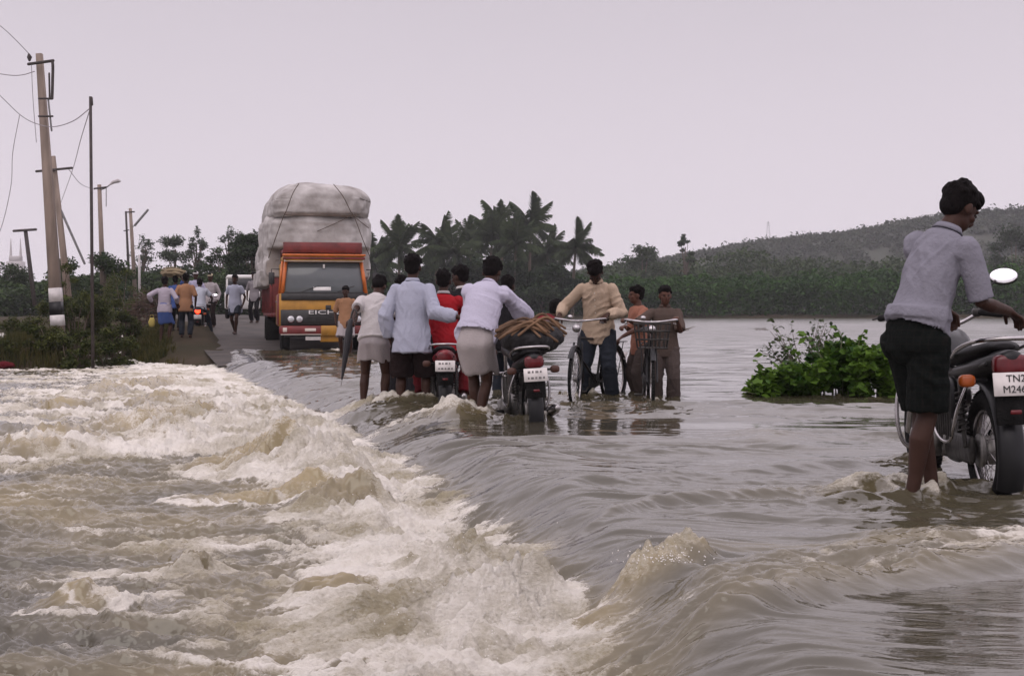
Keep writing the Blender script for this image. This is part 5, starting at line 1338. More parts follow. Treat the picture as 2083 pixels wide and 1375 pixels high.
# ------------------------------------------------------------------ the left bank: poles, wires, scrub
m_conc = mat('stained concrete pole', (0.20, 0.155, 0.125), 0.85, var=0.25, scale=5, bump=0.3, stretch=(1, 1, 0.2))
m_rust = mat('dark rusty steel', (0.035, 0.026, 0.024), 0.7, var=0.4, scale=8)
m_white = mat('white paint band', (0.55, 0.52, 0.51), 0.7, var=0.18, scale=7)
m_wire = mat('grey wire', (0.22, 0.20, 0.21), 0.6, var=0.1)
def pole(label, pb, pt, Yb, r0, r1, name='utility_pole', m=None, group=None, square=False, Yt=None, sink=0.6, cat='pole'):
    b = W(*pb, Yb); t = W(*pt, Yt or Yb); root = empty(name, b, 0, label, cat, group)
    d = nrm(t - b)
    MB().loft([-d * sink, (t - b) * 0.5, t - b], [(r0, r0), ((r0 + r1) / 2,) * 2, (r1, r1)], n=4 if square else 10, round_cap=False, right=(1, 1, 0) if square else (1, 0, 0)).build('shaft', m or m_conc, root, not square)
    return root, lambda px, py, dy=0.0: W(px, py, (Yt or Yb) if Yt else Yb + dy) - b
p1, q = pole('tall leaning concrete pole with white bands and a top bracket', (121, 712), (80, 110), 33.0, 0.19, 0.092, square=True, cat='pole')
a = MB(); a.tube([q(58, 131, -0.2), q(108, 124, -0.2)], 0.035); a.build('crossarm', m_rust, p1)
a = MB(); a.curve([q(100, 125, -0.2), q(107, 128, -0.2), q(107, 165, -0.2), q(106, 200, -0.2)], 0.035); a.tube([q(106, 201, -0.2), q(101, 201, -0.2)], 0.03); a.tube([q(101, 201, -0.2), q(100, 150, -0.2)], 0.022); a.build('bracket', m_rust, p1)
a = MB(); a.tube([q(98, 202, -0.2), q(105, 266, -0.2)], 0.022); a.build('conduit', m_steel, p1)
for yy in (201, 237):
    MB().tube([q(79, yy, -0.22), q(107, yy, -0.22)], 0.022).build('clamp', m_rust, p1)
MB().loft([q(60, 123, -0.2), q(60, 117, -0.2), q(59, 112, -0.2)], [0.03, 0.06, 0.03]).build('insulator', m_rust, p1)
for (y0, y1, mm) in ((586, 614, m_white), (614, 641, m_black), (641, 663, m_white)):
    xa, xb = 121 - (712 - y0) * 41 / 602, 121 - (712 - y1) * 41 / 602
    ra, rb = 0.092 + 0.098 * (y0 - 110) / 602 + 0.006, 0.092 + 0.098 * (y1 - 110) / 602 + 0.006
    MB().loft([q(xa, y0), q(xb, y1)], [ra, rb], n=4, round_cap=False, right=(1, 1, 0)).build('painted_band', mm, p1, False)
p2, q = pole('second pole with crossarm just behind the tall leaning pole', (142, 640), (108, 318), 58, 0.17, 0.10)
MB().tube([q(74, 349, -0.15), q(146, 342, -0.15)], 0.05).build('crossarm', m_rust, p2)
MB().tube([q(118, 415), q(172, 536)], 0.05).build('stay', m_steel, p2)
p3, q = pole('thin dark steel rod standing upright at the water edge', (189, 752), (184, 197), 31.2, 0.040, 0.033, 'steel_rod', m_rust)
MB().loft([q(186, 200), q(187, 213)], [0.03, 0.03]).build('cleat', m_rust, p3)
p4, q = pole('short T shaped pole left of the tall leaning pole', (68, 600), (52, 470), 78, 0.13, 0.11, m=m_rust)
MB().tube([q(28, 470, -0.1), q(73, 467, -0.1)], 0.07).build('crossarm', m_rust, p4)
p5, q = pole('street lamp post with a raised round lamp head', (210, 600), (202, 376), 84, 0.17, 0.12, 'street_lamp', cat='lamp post')
MB().tube([q(192, 384, -0.1), q(216, 381, -0.1)], 0.05).build('crossarm', m_rust, p5)
MB().curve([q(206, 386), q(216, 382), q(226, 374)], 0.035).build('arm', m_steel, p5)
MB().loft([q(222, 377), q(230, 371), q(241, 368), q(244, 369)], [(0.05, 0.04), (0.16, 0.10), (0.19, 0.12), (0.08, 0.06)], n=12).build('lamp_head', m_pale, p5)
MB().tube([q(216, 384, -0.1), q(216, 420, -0.1)], 0.025).build('conduit', m_steel, p5)
p6, q = pole('lamp post with a long slanted tube light', (275, 600), (265, 424), 108, 0.17, 0.12, 'street_lamp', cat='lamp post')
MB().tube([q(258, 432, -0.1), q(273, 431, -0.1)], 0.05).build('crossarm', m_rust, p6)
MB().loft([q(274, 459), q(301, 427)], [(0.05, 0.09), (0.05, 0.09)], n=8).build('tube_light', m_steel, p6)
MB().tube([q(270, 462), q(278, 455)], 0.03).build('arm', m_steel, p6)
p7, q = pole('slim dark pole beside the tube light post', (264, 600), (256, 430), 112, 0.12, 0.08, m=m_rust)
MB().tube([q(252, 470, -0.1), q(262, 468, -0.1)], 0.04).build('crossarm', m_rust, p7)
p8, q = pole('low pale post under the tube light post', (284, 610), (283, 520), 100, 0.10, 0.08, 'post', m=m_pale)
def wire(label, pts, Y, r=0.010):
    P = [W(px, py, Y if np.isscalar(Y) else Y[i]) for i, (px, py) in enumerate(pts)]
    o = MB().curve(P, r, 6, 8).build('overhead_wire', m_wire); tag(o, label, 'wire', 'slack wires on the poles')
wire('wire rising from the pole insulator to the top left', [(59, 110), (28, 78), (-10, 45), (-160, -70)], 33)
wire('slack wire running level from the top crossarm to the left', [(70, 146), (45, 153), (15, 153), (-60, 140)], 32.8)
wire('deep sagging wire from far left to the steel rod', [(-90, 110), (0, 195), (45, 237), (80, 254), (112, 258), (150, 246), (183, 221)], [36, 34, 33.4, 32.6, 32.2, 31.6, 31.3])
wire('thin wire hanging from the steel rod down to the second pole', [(182, 226), (164, 285), (148, 345), (124, 412)], [31.3, 40, 48, 57])
wire('thin wire hanging down close to the tall leaning pole', [(64, 133), (67, 200), (74, 290)], 32.7, 0.008)
wire('loose wire trailing from the deep sag to the lower left', [(40, 234), (26, 310), (22, 380), (0, 470), (-30, 510)], 33.4, 0.008)
wire('far wire dipping between the second pole and lamp post', [(140, 345), (165, 375), (192, 386)], [58, 70, 84], 0.014)

def shrub(label, px, py_top, D, hw, n, leaf=0.075, seed=0, m=None, twigs=24, name='thorn_shrub', base=None, group='scrub on the left bank', depth=0.8):
    x = pxx(px, D); b = gz(x, D) - 0.05 if base is None else base; H = py2z(py_top, D) - b
    rg = np.random.default_rng(seed); root = empty(name, (x, D, b), 0, label, 'shrub', group)
    cl, tb = [], MB()
    for k in range(twigs):
        a = rg.random() * 6.28; rad = math.sqrt(rg.random()); f = rg.uniform(0.12, 1.0)
        c = np.array([math.cos(a) * rad * hw, math.sin(a) * rad * hw * depth, H * f * (1 - 0.42 * rad * rad)])
        r = min(hw, H) * rg.uniform(0.16, 0.30); cl.append((c, (r * 1.15, r, r * 0.8)))
        md = c * 0.5 + np.array([rg.normal() * 0.06, rg.normal() * 0.06, 0.12 * H])
        pth = smooth_path([np.array([c[0] * 0.25, c[1] * 0.25, -0.15]), md, c + nrm(c + [0, 0, 0.2]) * r * rg.uniform(0.3, 1.35)], 4)
        tb.loft(pth, list(np.linspace(0.022, 0.005, len(pth))), n=5)
    tb.build('stems', m_bark, root)
    link_mesh('foliage', leaf_mesh('foliage', crown_points(rg, cl, n), leaf, rg), m or m_thorn, root)
    return root
SH = [(20, 695, 32.2, 0.7, 5000, 'low scrub at the left edge of the frame by the water'), (92, 655, 32.4, 0.62, 5200, 'scrub left of the foot of the tall leaning pole'), (60, 640, 37.5, 0.8, 4000, 'taller scrub behind the left edge of the bank'), (150, 566, 36.0, 0.95, 9000, 'tall dark shrub right behind the tall leaning pole'), (212, 562, 37.5, 0.85, 8500, 'tall dark shrub behind the steel rod'),
      (160, 668, 31.9, 0.55, 4600, 'low shrub between the leaning pole and the steel rod'), (228, 640, 33.4, 0.62, 5600, 'dark shrub right of the steel rod'), (262, 590, 40.0, 0.70, 5200, 'shrub in front of the brushwood heap'), (120, 530, 41.0, 0.65, 3000, 'straggly shrub reaching highest behind the leaning pole'), (250, 536, 52.0, 1.0, 4200, 'bush below the two lamp posts'), (185, 545, 47.0, 1.1, 4500, 'bush behind the tall dark shrubs')]
for k, (px, ty, D, hw, n, lb) in enumerate(SH): shrub(lb, px, ty, D, hw, n, seed=120 + k)
rg = np.random.default_rng(31)
n = 60000; gx_ = rg.uniform(-12.5, -6.4, n); gy_ = rg.uniform(31, 43, n); gh = ground_z(gx_, gy_)
k_ = (gh > LOW + 0.05) & (perlin(gx_ * 0.8, gy_ * 0.8, 33) > -0.45) & (gx_ < edge_x(gy_) - 0.85 + 0.55 * perlin(gx_ * 0.9, gy_ * 0.9, 35) + 0.35 * perlin(gx_ * 4, gy_ * 4, 36)); gx_, gy_, gh = gx_[k_], gy_[k_], gh[k_]; n = len(gx_)
a_ = rg.random(n) * 6.28; h_ = rg.uniform(0.06, 0.22, n) + 0.26 * rg.random(n) ** 2 * (gx_ < edge_x(gy_) - 1.6); tp = np.stack([gx_ + rg.normal(size=n) * 0.05, gy_ + rg.normal(size=n) * 0.05, gh + h_], 1); b0 = np.stack([gx_, gy_, gh - 0.02], 1); sd = np.stack([np.cos(a_), np.sin(a_), a_ * 0], 1) * 0.012
go = link_mesh('grass', np_mesh('grass', np.stack([b0 - sd, b0 + sd, b0 * 0.5 + tp * 0.5 + sd * 0.8, tp], 1).reshape(-1, 3), np.arange(n * 4).reshape(n, 4), smooth=False), leaf_mat('bank grass', (0.024, 0.034, 0.009), (0.095, 0.078, 0.026), 0.8))
tag(go, 'short green and straw coloured grass on the left bank', 'grass', kind='stuff')
# a heap of dry brushwood beside the road
hb = empty('brushwood_heap', (pxx(300, 46), 46, gz(pxx(300, 46), 46) - 0.1), 0, 'dark brown heap of dry brushwood left of the walkers', 'heap'); rg = np.random.default_rng(77); a = MB()
for k in range(420):
    an = rg.random() * 6.28; r0 = math.sqrt(rg.random()); zz = 1.35 * (1 - r0 ** 1.6) * rg.random() ** 0.5; c = np.array([math.cos(an) * r0 * 0.95, math.sin(an) * r0 * 0.8, zz + 0.05]); d = rg.normal(size=3); d[2] *= 0.45; d = nrm(d)
    a.tube([c - d * 0.28, c + rg.normal(size=3) * 0.03, c + d * 0.3], [0.014, 0.012, 0.006], 5)
a.build('branches', mat('dry brown brushwood', (0.060, 0.036, 0.024), 0.9, var=0.45, scale=4), hb)
wb = MB().ell((0, 0, 0.07), (0.09, 0.06, 0.08)); wb.ell((0.02, 0, 0.15), (0.03, 0.03, 0.05)); px_ = W(240, 688, 34.2)
o = link_mesh('plastic_bag', remesh(wb, 'plastic_bag', 0.012, 2, 0.004, 3), m_white); o.location = (px_[0], px_[1], gz(px_[0], px_[1]) + 0.02); tag(o, 'small white plastic bag lying on the grassy bank', 'bag')
rc_ = MB().ell((0, 0, 0.06), (0.16, 0.12, 0.08)); rc_.ell((0.12, 0.03, 0.05), (0.11, 0.10, 0.06)); px_ = W(8, 742, 31.4)
o = link_mesh('red_cloth', remesh(rc_, 'red_cloth', 0.014, 2, 0.008, 5), cloth('faded red rag', (0.085, 0.010, 0.014))); o.location = (px_[0], px_[1], LOW + 0.08); tag(o, 'red cloth caught at the water edge, far left', 'cloth')

# ------------------------------------------------------------------ bushes standing in the flood
m_bush = leaf_mat('broad green leaves', (0.018, 0.052, 0.008), (0.115, 0.205, 0.026), 2.2, rough=0.45, transl=0.3)
m_twigleaf = leaf_mat('thin grey green leaves', (0.030, 0.045, 0.020), (0.075, 0.095, 0.045), 2.0)
m_stem = mat('pale green stems', (0.10, 0.11, 0.05), 0.8, var=0.3)
bx0 = G(1728, 806, 0)
bush = empty('leafy_bush', (bx0[0], bx0[1] + 0.45, 0), 0, 'low green broad leaved bush standing in the flood water', 'bush')
rg = np.random.default_rng(8); cl = []
for k in range(150):
    u = rg.uniform(-1, 1.22); xx = u * 1.0; ht = np.interp(xx, [-1.0, -0.75, -0.45, -0.1, 0.15, 0.5, 0.8, 1.1], [0.12, 0.30, 0.42, 0.60, 0.66, 0.58, 0.50, 0.34])
    yy = rg.uniform(-0.55, 0.55) * (1 - 0.3 * abs(u)); zz = ht * rg.uniform(0.05, 0.92) * (1 - 0.35 * (yy / 0.55) ** 2)
    r = rg.uniform(0.08, 0.15); cl.append((np.array([xx, yy, max(0.03, zz)]), (r, r, r * 0.8)))
st = MB()
for c, r in cl[:46]:
    st.loft(smooth_path([np.array([c[0] * 0.5, c[1] * 0.3, -0.2]), c * 0.6 + np.array([0, 0, 0.05]), c], 4), list(np.linspace(0.010, 0.004, 9)), n=5)
def sprig(b, t, n, lf, seed):
    r_ = np.random.default_rng(seed); pth = smooth_path([b, b * 0.4 + t * 0.6 + np.array([r_.normal() * 0.03, 0, 0.03]), t], 6)
    st.loft(pth, list(np.linspace(0.007, 0.003, len(pth))), n=5)
    return [np.array(pth[int(u * (len(pth) - 1))]) + r_.normal(size=3) * lf * 0.35 for u in np.linspace(0.35, 1, n)]
sp_pts = []
for (b, t, n_) in (((-0.88, -0.2, 0.08), (-1.06, -0.25, 0.42), 7), ((-0.2, 0, 0.4), (-0.45, 0.1, 0.74), 9), ((0.2, 0, 0.5), (0.28, 0, 0.74), 6), ((0.5, 0, 0.45), (0.66, 0, 0.66), 7), ((0.75, 0, 0.4), (0.98, 0, 0.60), 7), ((-0.4, 0, 0.3), (-0.62, 0, 0.58), 8), ((0.0, 0, 0.5), (-0.06, 0, 0.78), 6), ((-0.6, 0, 0.25), (-0.75, 0, 0.36), 5)):
    sp_pts += sprig(np.array(b), np.array(t), n_, 0.10, len(sp_pts))
st.loft(smooth_path([np.array([-0.85, -0.3, 0.03]), np.array([-1.05, -0.33, 0.015]), np.array([-1.18, -0.35, 0.05])], 5), list(np.linspace(0.012, 0.004, 11)), n=5)
st.build('stems', m_stem, bush)
c = np.concatenate([crown_points(rg, cl, 12500), np.array(sp_pts)]); c = c[c[:, 2] > -0.02]
link_mesh('foliage', leaf_mesh('foliage', c, 0.108, rg, up=0.5, aspect=0.82), m_bush, bush)
tb0 = G(1630, 770, 0)
tws = empty('twiggy_shrub', (pxx(1632, 19.5), 19.5, 0), 0, 'sparse twiggy shrub rising behind the green bush', 'shrub'); st = MB(); sp_pts = []; rg = np.random.default_rng(12)
for k in range(26):
    a = rg.uniform(-1.35, 1.25); L = rg.uniform(0.55, 0.98); t = np.array([math.sin(a) * L * 0.62, rg.normal() * 0.15, 0.25 + math.cos(a) * L * 0.72])
    sp_pts += sprig(np.array([rg.normal() * 0.08, 0, -0.1]), t, int(rg.integers(5, 14)), 0.14, 300 + k)
st.build('stems', m_bark, tws); link_mesh('foliage', leaf_mesh('foliage', np.array(sp_pts * 2) + rg.normal(size=(len(sp_pts) * 2, 3)) * 0.035, 0.075, rg, aspect=0.6), m_twigleaf, tws)
for (px, py, w_, lb) in ((1395, 672, 0.22, 'tuft of drowned stems breaking the water right of the boys'), (1545, 673, 0.35, 'drowned branch tips left of the twiggy shrub')):
    p = G(px, py, 0.0); dt = empty('drowned_plant', p, 0, lb, 'plant', 'drowned plants in the lake'); st = MB(); r_ = np.random.default_rng(px)
    for k in range(14):
        b = np.array([r_.uniform(-w_, w_), r_.normal() * 0.3, -0.1]); st.loft(smooth_path([b, b + [0.05, 0, 0.16], b + [r_.normal() * 0.25, 0, r_.uniform(0.12, 0.3)]], 3), [0.012, 0.012, 0.01, 0.01, 0.008, 0.006, 0.005], n=5)
    st.build('stems', m_bark, dt)

# ------------------------------------------------------------------ vehicles
def bike_pt(o, p): 
    M = Matrix.LocRotScale(o.location, o.rotation_euler, o.scale); return np.array(M @ Vector(p))
m_dkorange = mat('dull amber lens', (0.06, 0.018, 0.009), 0.5, var=0.2)
lp = W(661, 716, 34.0)
lorry((lp[0], lp[1], -0.03), 12.2)

b = (2.61, 7.72, 0)
near_bike = motorcycle('black motorcycle at the right edge, pushed by a man in dark shorts', (b[0], b[1], -0.085), -1.5, -2, paint=m_black, plate=('TN2', 'M246'), steer=2, gw=0.75, mirrors=(False, True), group='motorcycles pushed through the flood', plate_at=(0.665, -0.42))
near_bike.scale = (1.06,) * 3
b = G(1084, 852, 0)
load_bike = motorcycle('dark motorcycle loaded with a sack and dry branches', (b[0], b[1], -0.24), 7, -3, plate=('', 'worn'), ind=m_dkorange, steer=-4, mirrors=(True, False), group='motorcycles pushed through the flood', plate_at=(0.645, -0.42))
load_bike.scale = (1.03,) * 3
b = W(900, 742, 14.65)
red_bike = motorcycle('red motorcycle carrying a rider in red', (b[0], 15.05, -0.24), 4, 0, paint=mat('red motorcycle paint', (0.20, 0.015, 0.022), 0.3, var=0.15), plate=('', 'worn'), ind=m_dkorange, steer=0, mirrors=(False, False), guard=False, group='motorcycles pushed through the flood', plate_at=(0.66, -0.42))
b = W(404, 690, 39.3)
far_bike = motorcycle('motorcycle with glowing red tail lamp ridden away on the road', (b[0], b[1], float(road_z(39.3)) + 0.02), 9, 0, plate=('', ''), lit=True, mirrors=(False, True), guard=False, plate_at=(0.60, -0.42))
hA = W(1177, 650, 15.8); fA = np.array([-math.sin(R(152)), math.cos(R(152))])
bikeA = bicycle('black bicycle with bright handlebar straddled by the man in beige', (hA[0] - fA[0] * 0.93, hA[1] - fA[1] * 0.93, -0.11), 152, steer=14, group='bicycles pushed through the flood')
hB = W(1325, 656, 15.4); fB = np.array([-math.sin(R(177)), math.cos(R(177))])
bikeB = bicycle('black bicycle with a wire basket pushed by a boy', (hB[0] - fB[0] * 0.93, hB[1] - fB[1] * 0.93, -0.12), 177, basket=True, group='bicycles pushed through the flood')
vn = W(494, 650, 56); v = empty('white_van', (vn[0], vn[1], float(road_z(56)) + 0.02), R(12), 'small white roofed van coming along the road far behind', 'van'); m_vw = mat('white van paint', (0.62, 0.60, 0.58), 0.4, var=0.08)
a = MB(); a.box((0, 1.5, 0.75), (1.35, 3.0, 0.75), 0.06); a.box((0, 1.65, 1.66), (1.25, 2.6, 0.16), 0.06)
for sx in (-1, 1):
    for y0 in (0.45, 1.6, 2.85): a.box((sx * 0.58, y0, 1.35), (0.07, 0.07, 0.5), 0.02)
a.build('body', m_vw, v, False); MB().box((0, 1.6, 1.35), (1.16, 2.4, 0.48), 0.03).build('windows', mat('dark van glass', (0.02, 0.02, 0.022), 0.1, var=0.1), v, False)
for sx in (-1, 1):
    for y0 in (0.55, 2.5): MB().torus((sx * 0.58, y0, 0.28), 0.20, 0.08).cyl((sx * 0.54, y0, 0.28), (sx * 0.62, y0, 0.28), 0.14).build('wheel', m_rubber, v)
    MB().cyl((sx * 0.45, -0.01, 0.75), (sx * 0.45, -0.03, 0.75), 0.09).build('headlight', m_lens, v)

# load on the motorcycle
c = bike_pt(load_bike, (0.02, -0.05, 0.93)); a = MB(); a.ell((0, 0, 0), (0.27, 0.22, 0.105), p=0.75); a.ell((-0.10, -0.10, 0.02), (0.15, 0.12, 0.10)); a.ell((0.16, 0.0, 0.03), (0.15, 0.15, 0.10))
o = link_mesh('sack', remesh(a, 'sack', 0.010, 3, 0.006, 9), mat('black plastic sacking', (0.014, 0.013, 0.014), 0.6, spec=0.2, var=0.4, scale=9, bump=0.5)); o.location = c; tag(o, 'black sack tied across the seat of the loaded motorcycle', 'sack')
bb = empty('branch_bundle', c + np.array([0, 0, 0.115]), 0, 'bundle of dry brown branches on top of the black sack', 'branches'); rg = np.random.default_rng(21); a = MB()
for k in range(38):
    y0 = rg.uniform(-0.20, 0.18); z0 = rg.uniform(-0.02, 0.06); L = rg.uniform(0.16, 0.27); x0 = rg.normal() * 0.05; tl = rg.normal() * 0.05
    a.curve([(x0 - L, y0 + rg.normal() * 0.05, z0 - 0.07 + tl * 0.3), (x0 - L * 0.3, y0, z0 + 0.01), (x0 + L * 0.4, y0 + rg.normal() * 0.03, z0 + 0.01 - tl), (x0 + L, y0 + rg.normal() * 0.06, z0 - 0.08 - tl)], rg.uniform(0.006, 0.016), 6, 4)
a.build('branches', mat('dry brown palm branches', (0.125, 0.070, 0.038), 0.9, var=0.6, scale=3), bb)

# ------------------------------------------------------------------ people
sk_w = cloth('white cotton', (0.46, 0.43, 0.425), 0.06); sk_pb = cloth('pale blue shirting', (0.34, 0.35, 0.425), 0.06); sk_pl = cloth('pale lilac white shirting', (0.43, 0.41, 0.50), 0.05)
sk_grey = cloth('grey blue shirting', (0.195, 0.19, 0.222), 0.07); sk_beige = cloth('beige shirting', (0.40, 0.305, 0.225), 0.07); sk_lung = cloth('off white lungi cotton', (0.34, 0.305, 0.31), 0.07)
sk_lung2 = cloth('greyish lungi cotton', (0.33, 0.295, 0.29), 0.08); sk_check = cloth('dark checked lungi cotton', (0.0045, 0.006, 0.0055), 0.2, check=(0.010, 0.009, 0.008)); sk_dk = cloth('dark brown cotton', (0.016, 0.010, 0.010), 0.2)
sk_red = cloth('red cotton', (0.30, 0.014, 0.020), 0.15); sk_dred = cloth('dark red cotton', (0.14, 0.016, 0.020), 0.2); sk_khaki = cloth('brown khaki cotton', (0.085, 0.062, 0.052), 0.1); sk_khaki2 = cloth('grey brown cotton', (0.075, 0.058, 0.052), 0.12)
sk_pink = cloth('salmon cotton', (0.28, 0.125, 0.085), 0.1); sk_navy = cloth('dark blue grey cotton', (0.022, 0.026, 0.034), 0.15); sk_tan = cloth('tan cotton', (0.30, 0.16, 0.09), 0.15); sk_blue = cloth('blue cotton', (0.06, 0.10, 0.27), 0.15); sk_black = cloth('black cotton', (0.014, 0.013, 0.015), 0.2)
PG = 'people wading through the flood'

# the man with the near motorcycle
p = G(1862, 1022, 0)
hl_ = bike_pt(near_bike, (-0.33, 0.885, 1.0)); hr_ = bike_pt(near_bike, (0.02, -0.26, 0.90))
person('barefoot man in grey short sleeved shirt and dark checked shorts pushing the near motorcycle', (p[0], p[1], 0), -58, H=1.69, depth=0.03, lean=18, side=5, head=(-8, 36), vox=0.006,
       hands=(W(1935, 655, 7.95), W(2062, 648, 7.45)), feet=((0.0, 0.14, 0.0), (0.04, -0.06, 0.0)), top=dict(mat=sk_grey, sleeve='short', len=-0.085, ease=0.9, collar=True, flare=0.92), bottom=dict(kind='shorts', mat=sk_check, f=0.92, ease=1.1),
       hair='full', seed=1, group=PG, elbow=((-0.5, -0.6, -0.4), (0.25, -0.75, -0.75)), pelvis=(0.0, 0.0, 0.90), palm=((0, 0, -1), (0, 0.2, -1)), curl=(0.8, 0.45))
wake(p, 0.10, 1.2); wake(near_bike.location, 0.13, 1.2); wake(bike_pt(near_bike, (0, 1.26, 0)), 0.11, 0.9); wake(p + np.array([0.12, 0.2, 0]), 0.09, 0.7)

# the middle group
p = G(762, 818, 0)
hum = W(713, 656, 15.0)
person('stooping man in white shirt and short white lungi carrying a black umbrella', (p[0], p[1], 0), -3, H=1.56, depth=0.12, lean=20, head=(-8, 58), hands=(hum, None), curl=(1.0, 0.6), top=dict(mat=sk_w, sleeve='half', len=0.0, ease=1.5), bottom=dict(kind='lungi', mat=sk_lung, hem=0.36), feet=((-0.13, 0.02, 0), (0.10, 0.0, 0)), seed=2, group=PG, hair='full')
wake(p + np.array([-0.1, 0, 0]), 0.09); wake(p + np.array([0.1, 0, 0]), 0.09)
um = empty('umbrella', hum, 0, 'folded black umbrella hanging from the hand of the white lungi man', 'umbrella'); m_umb = mat('black umbrella cloth', (0.014, 0.013, 0.016), 0.6, var=0.2)
d = nrm(W(695, 775, 15.0) - hum); L = 0.62; V = MB(); pts = [d * (-0.02), d * 0.10, d * 0.25, d * 0.45, d * L * 0.97]; V.loft(pts, [(0.028, 0.024), (0.050, 0.040), (0.044, 0.036), (0.028, 0.024), (0.010, 0.010)], n=12); V.build('canopy', m_umb, um)
MB().tube([d * L * 0.95, d * (L + 0.06)], 0.005, 6).build('ferrule', m_chrome, um); hk = MB(); hk.curve([d * 0.0, -d * 0.08, -d * 0.13 + np.array([0.02, 0, 0.01]), -d * 0.10 + np.array([0.05, 0, 0]), -d * 0.06 + np.array([0.05, 0, 0])], 0.009); hk.build('handle', m_dkmetal, um)
p = G(838, 822, 0)
person('tall man in long pale blue shirt and dark shorts, arm stretched to the red motorcycle', (p[0], p[1], 0), -4, H=1.74, depth=0.16, lean=5, head=(-3, 4), hands=(None, W(940, 652, 14.85)), curl=(0.6, 0.5), top=dict(mat=sk_pb, sleeve='long', len=0.10, ease=1.6, collar=True, flare=1.04), bottom=dict(kind='shorts', mat=sk_dk, f=0.98, ease=2.0), feet=((-0.13, 0.0, 0), (0.15, 0.04, 0)), seed=3, group=PG, elbow=(None, (0.3, -0.5, -0.8)), hair='short')
wake(p + np.array([-0.13, 0, 0]), 0.10); wake(p + np.array([0.14, 0, 0]), 0.10)
g1, g2 = bike_pt(red_bike, (-0.33, 0.88, 1.0)), bike_pt(red_bike, (0.33, 0.88, 1.0)); sp_ = bike_pt(red_bike, (0, 0.34, 0))
person('rider in red seen from behind on the red motorcycle', (sp_[0], sp_[1], red_bike.location[2]), 4, H=1.62, lean=6, head=(-8, 6), pelvis=(0, 0, 0.87), feet=((-0.23, 0.14, 0.26), (0.23, 0.14, 0.26)), knees=((-0.5, 1, 0.3), (0.5, 1, 0.3)), hands=(g1, g2), top=dict(mat=sk_red, sleeve='short', len=0.05, ease=1.2, collar=True, collar_mat=sk_lung), bottom=dict(kind='trousers', mat=sk_dred, ease=1.8), seed=4, group=PG)
wake(red_bike.location, 0.12); wake(bike_pt(red_bike, (0, 1.2, 0)), 0.10)
p = G(948, 806, 0)
person('dark haired man with white collar half hidden between the red rider and the lilac shirt', (p[0], p[1], 0), 35, H=1.66, depth=0.15, lean=8, head=(20, 10), top=dict(mat=sk_black, sleeve='short', len=0.08, ease=1.1, collar=True, collar_mat=sk_w), bottom=dict(kind='trousers', mat=sk_navy), seed=5, group=PG, hair='full'); wake(p, 0.12)
p = G(968, 850, 0)
hr2 = bike_pt(load_bike, (0.02, 0.62, 0.90)); hl2 = bike_pt(load_bike, (-0.34, 0.87, 0.99))
person('man in pale lilac shirt and grey lungi leaning to push the loaded motorcycle', (p[0], p[1], 0), -14, H=1.70, depth=0.12, lean=29, side=5, head=(-4, 34), hands=(hl2, W(1084, 662, 13.75)), top=dict(mat=sk_pl, sleeve='long', len=-0.02, ease=2.0, collar=True), bottom=dict(kind='lungi', mat=sk_lung2, hem=0.31), feet=((-0.02, 0.16, 0), (0.04, -0.06, 0)), seed=6, group=PG, elbow=((-0.6, -0.3, -0.6), (0.75, -0.4, -0.5)), hair='full')
wake(p, 0.11, 1.2); wake(p + np.array([0.05, 0.2, 0]), 0.10); wake(load_bike.location, 0.13, 1.2); wake(bike_pt(load_bike, (0, 1.26, 0)), 0.11); wake(bike_pt(load_bike, (0, 0.6, 0)), 0.12)
p = G(1026, 800, 0)
person('dark man just behind the head of the lilac shirted man', (p[0], p[1], 0), -20, H=1.56, depth=0.15, lean=10, head=(-5, 10), top=dict(mat=sk_black, sleeve='short', len=0.08), bottom=dict(kind='trousers', mat=sk_navy), seed=7, group=PG); wake(p, 0.12)
p = G(1062, 792, 0)
person('crouching person in dark red reaching forward behind the loaded motorcycle', (p[0], p[1], 0), -60, H=1.58, depth=0.2, lean=58, head=(-5, 10), hands=(W(1095, 650, 16.4), W(1088, 655, 16.7)), top=dict(mat=sk_dred, sleeve='short', len=0.04), bottom=dict(kind='trousers', mat=sk_black), seed=8, group=PG); wake(p, 0.12)
p = W(818, 800, 17.2)
person('person half hidden behind the tall man in pale blue', (p[0], p[1], 0), 10, H=1.56, depth=0.15, lean=8, top=dict(mat=sk_navy, sleeve='short', len=0.08), bottom=dict(kind='trousers', mat=sk_black), seed=9, group=PG)
# the man in beige on the bicycle
gA1, gA2 = bike_pt(bikeA, (0, 0, 0)), None
def bik(o, steer, p):
    piv = np.array([0, 0.93, 0]); return bike_pt(o, tuple(piv + rot_z(R(steer)) @ (np.asarray(p, float) - piv)))
ml = bik(bikeA, 14, (-0.285, 0.78, 1.005)); mr_ = bik(bikeA, 14, (0.285, 0.78, 1.005))
mp = bike_pt(bikeA, (0, 0.40, 0))
person('man in untucked beige shirt looking down over his bicycle', (mp[0], mp[1], 0), 166, H=1.72, depth=0.11, lean=15, head=(6, 58), hands=(ml, mr_), top=dict(mat=sk_beige, sleeve='long', len=0.08, ease=1.35, collar=True, buttons=True), bottom=dict(kind='trousers', mat=sk_navy, ease=1.5), feet=((-0.17, 0.02, 0), (0.17, -0.02, 0)), seed=10, group=PG, skin=m_skin, palm=((0, 0, -1), (0, 0, -1)), curl=(1.0, 1.0), hair='full')
wake(mp + np.array([-0.15, 0, 0]), 0.10); wake(mp + np.array([0.15, 0, 0]), 0.10); wake(bike_pt(bikeA, (0, 1.12, 0)), 0.07); wake(bike_pt(bikeA, (0, 0, 0)), 0.07)
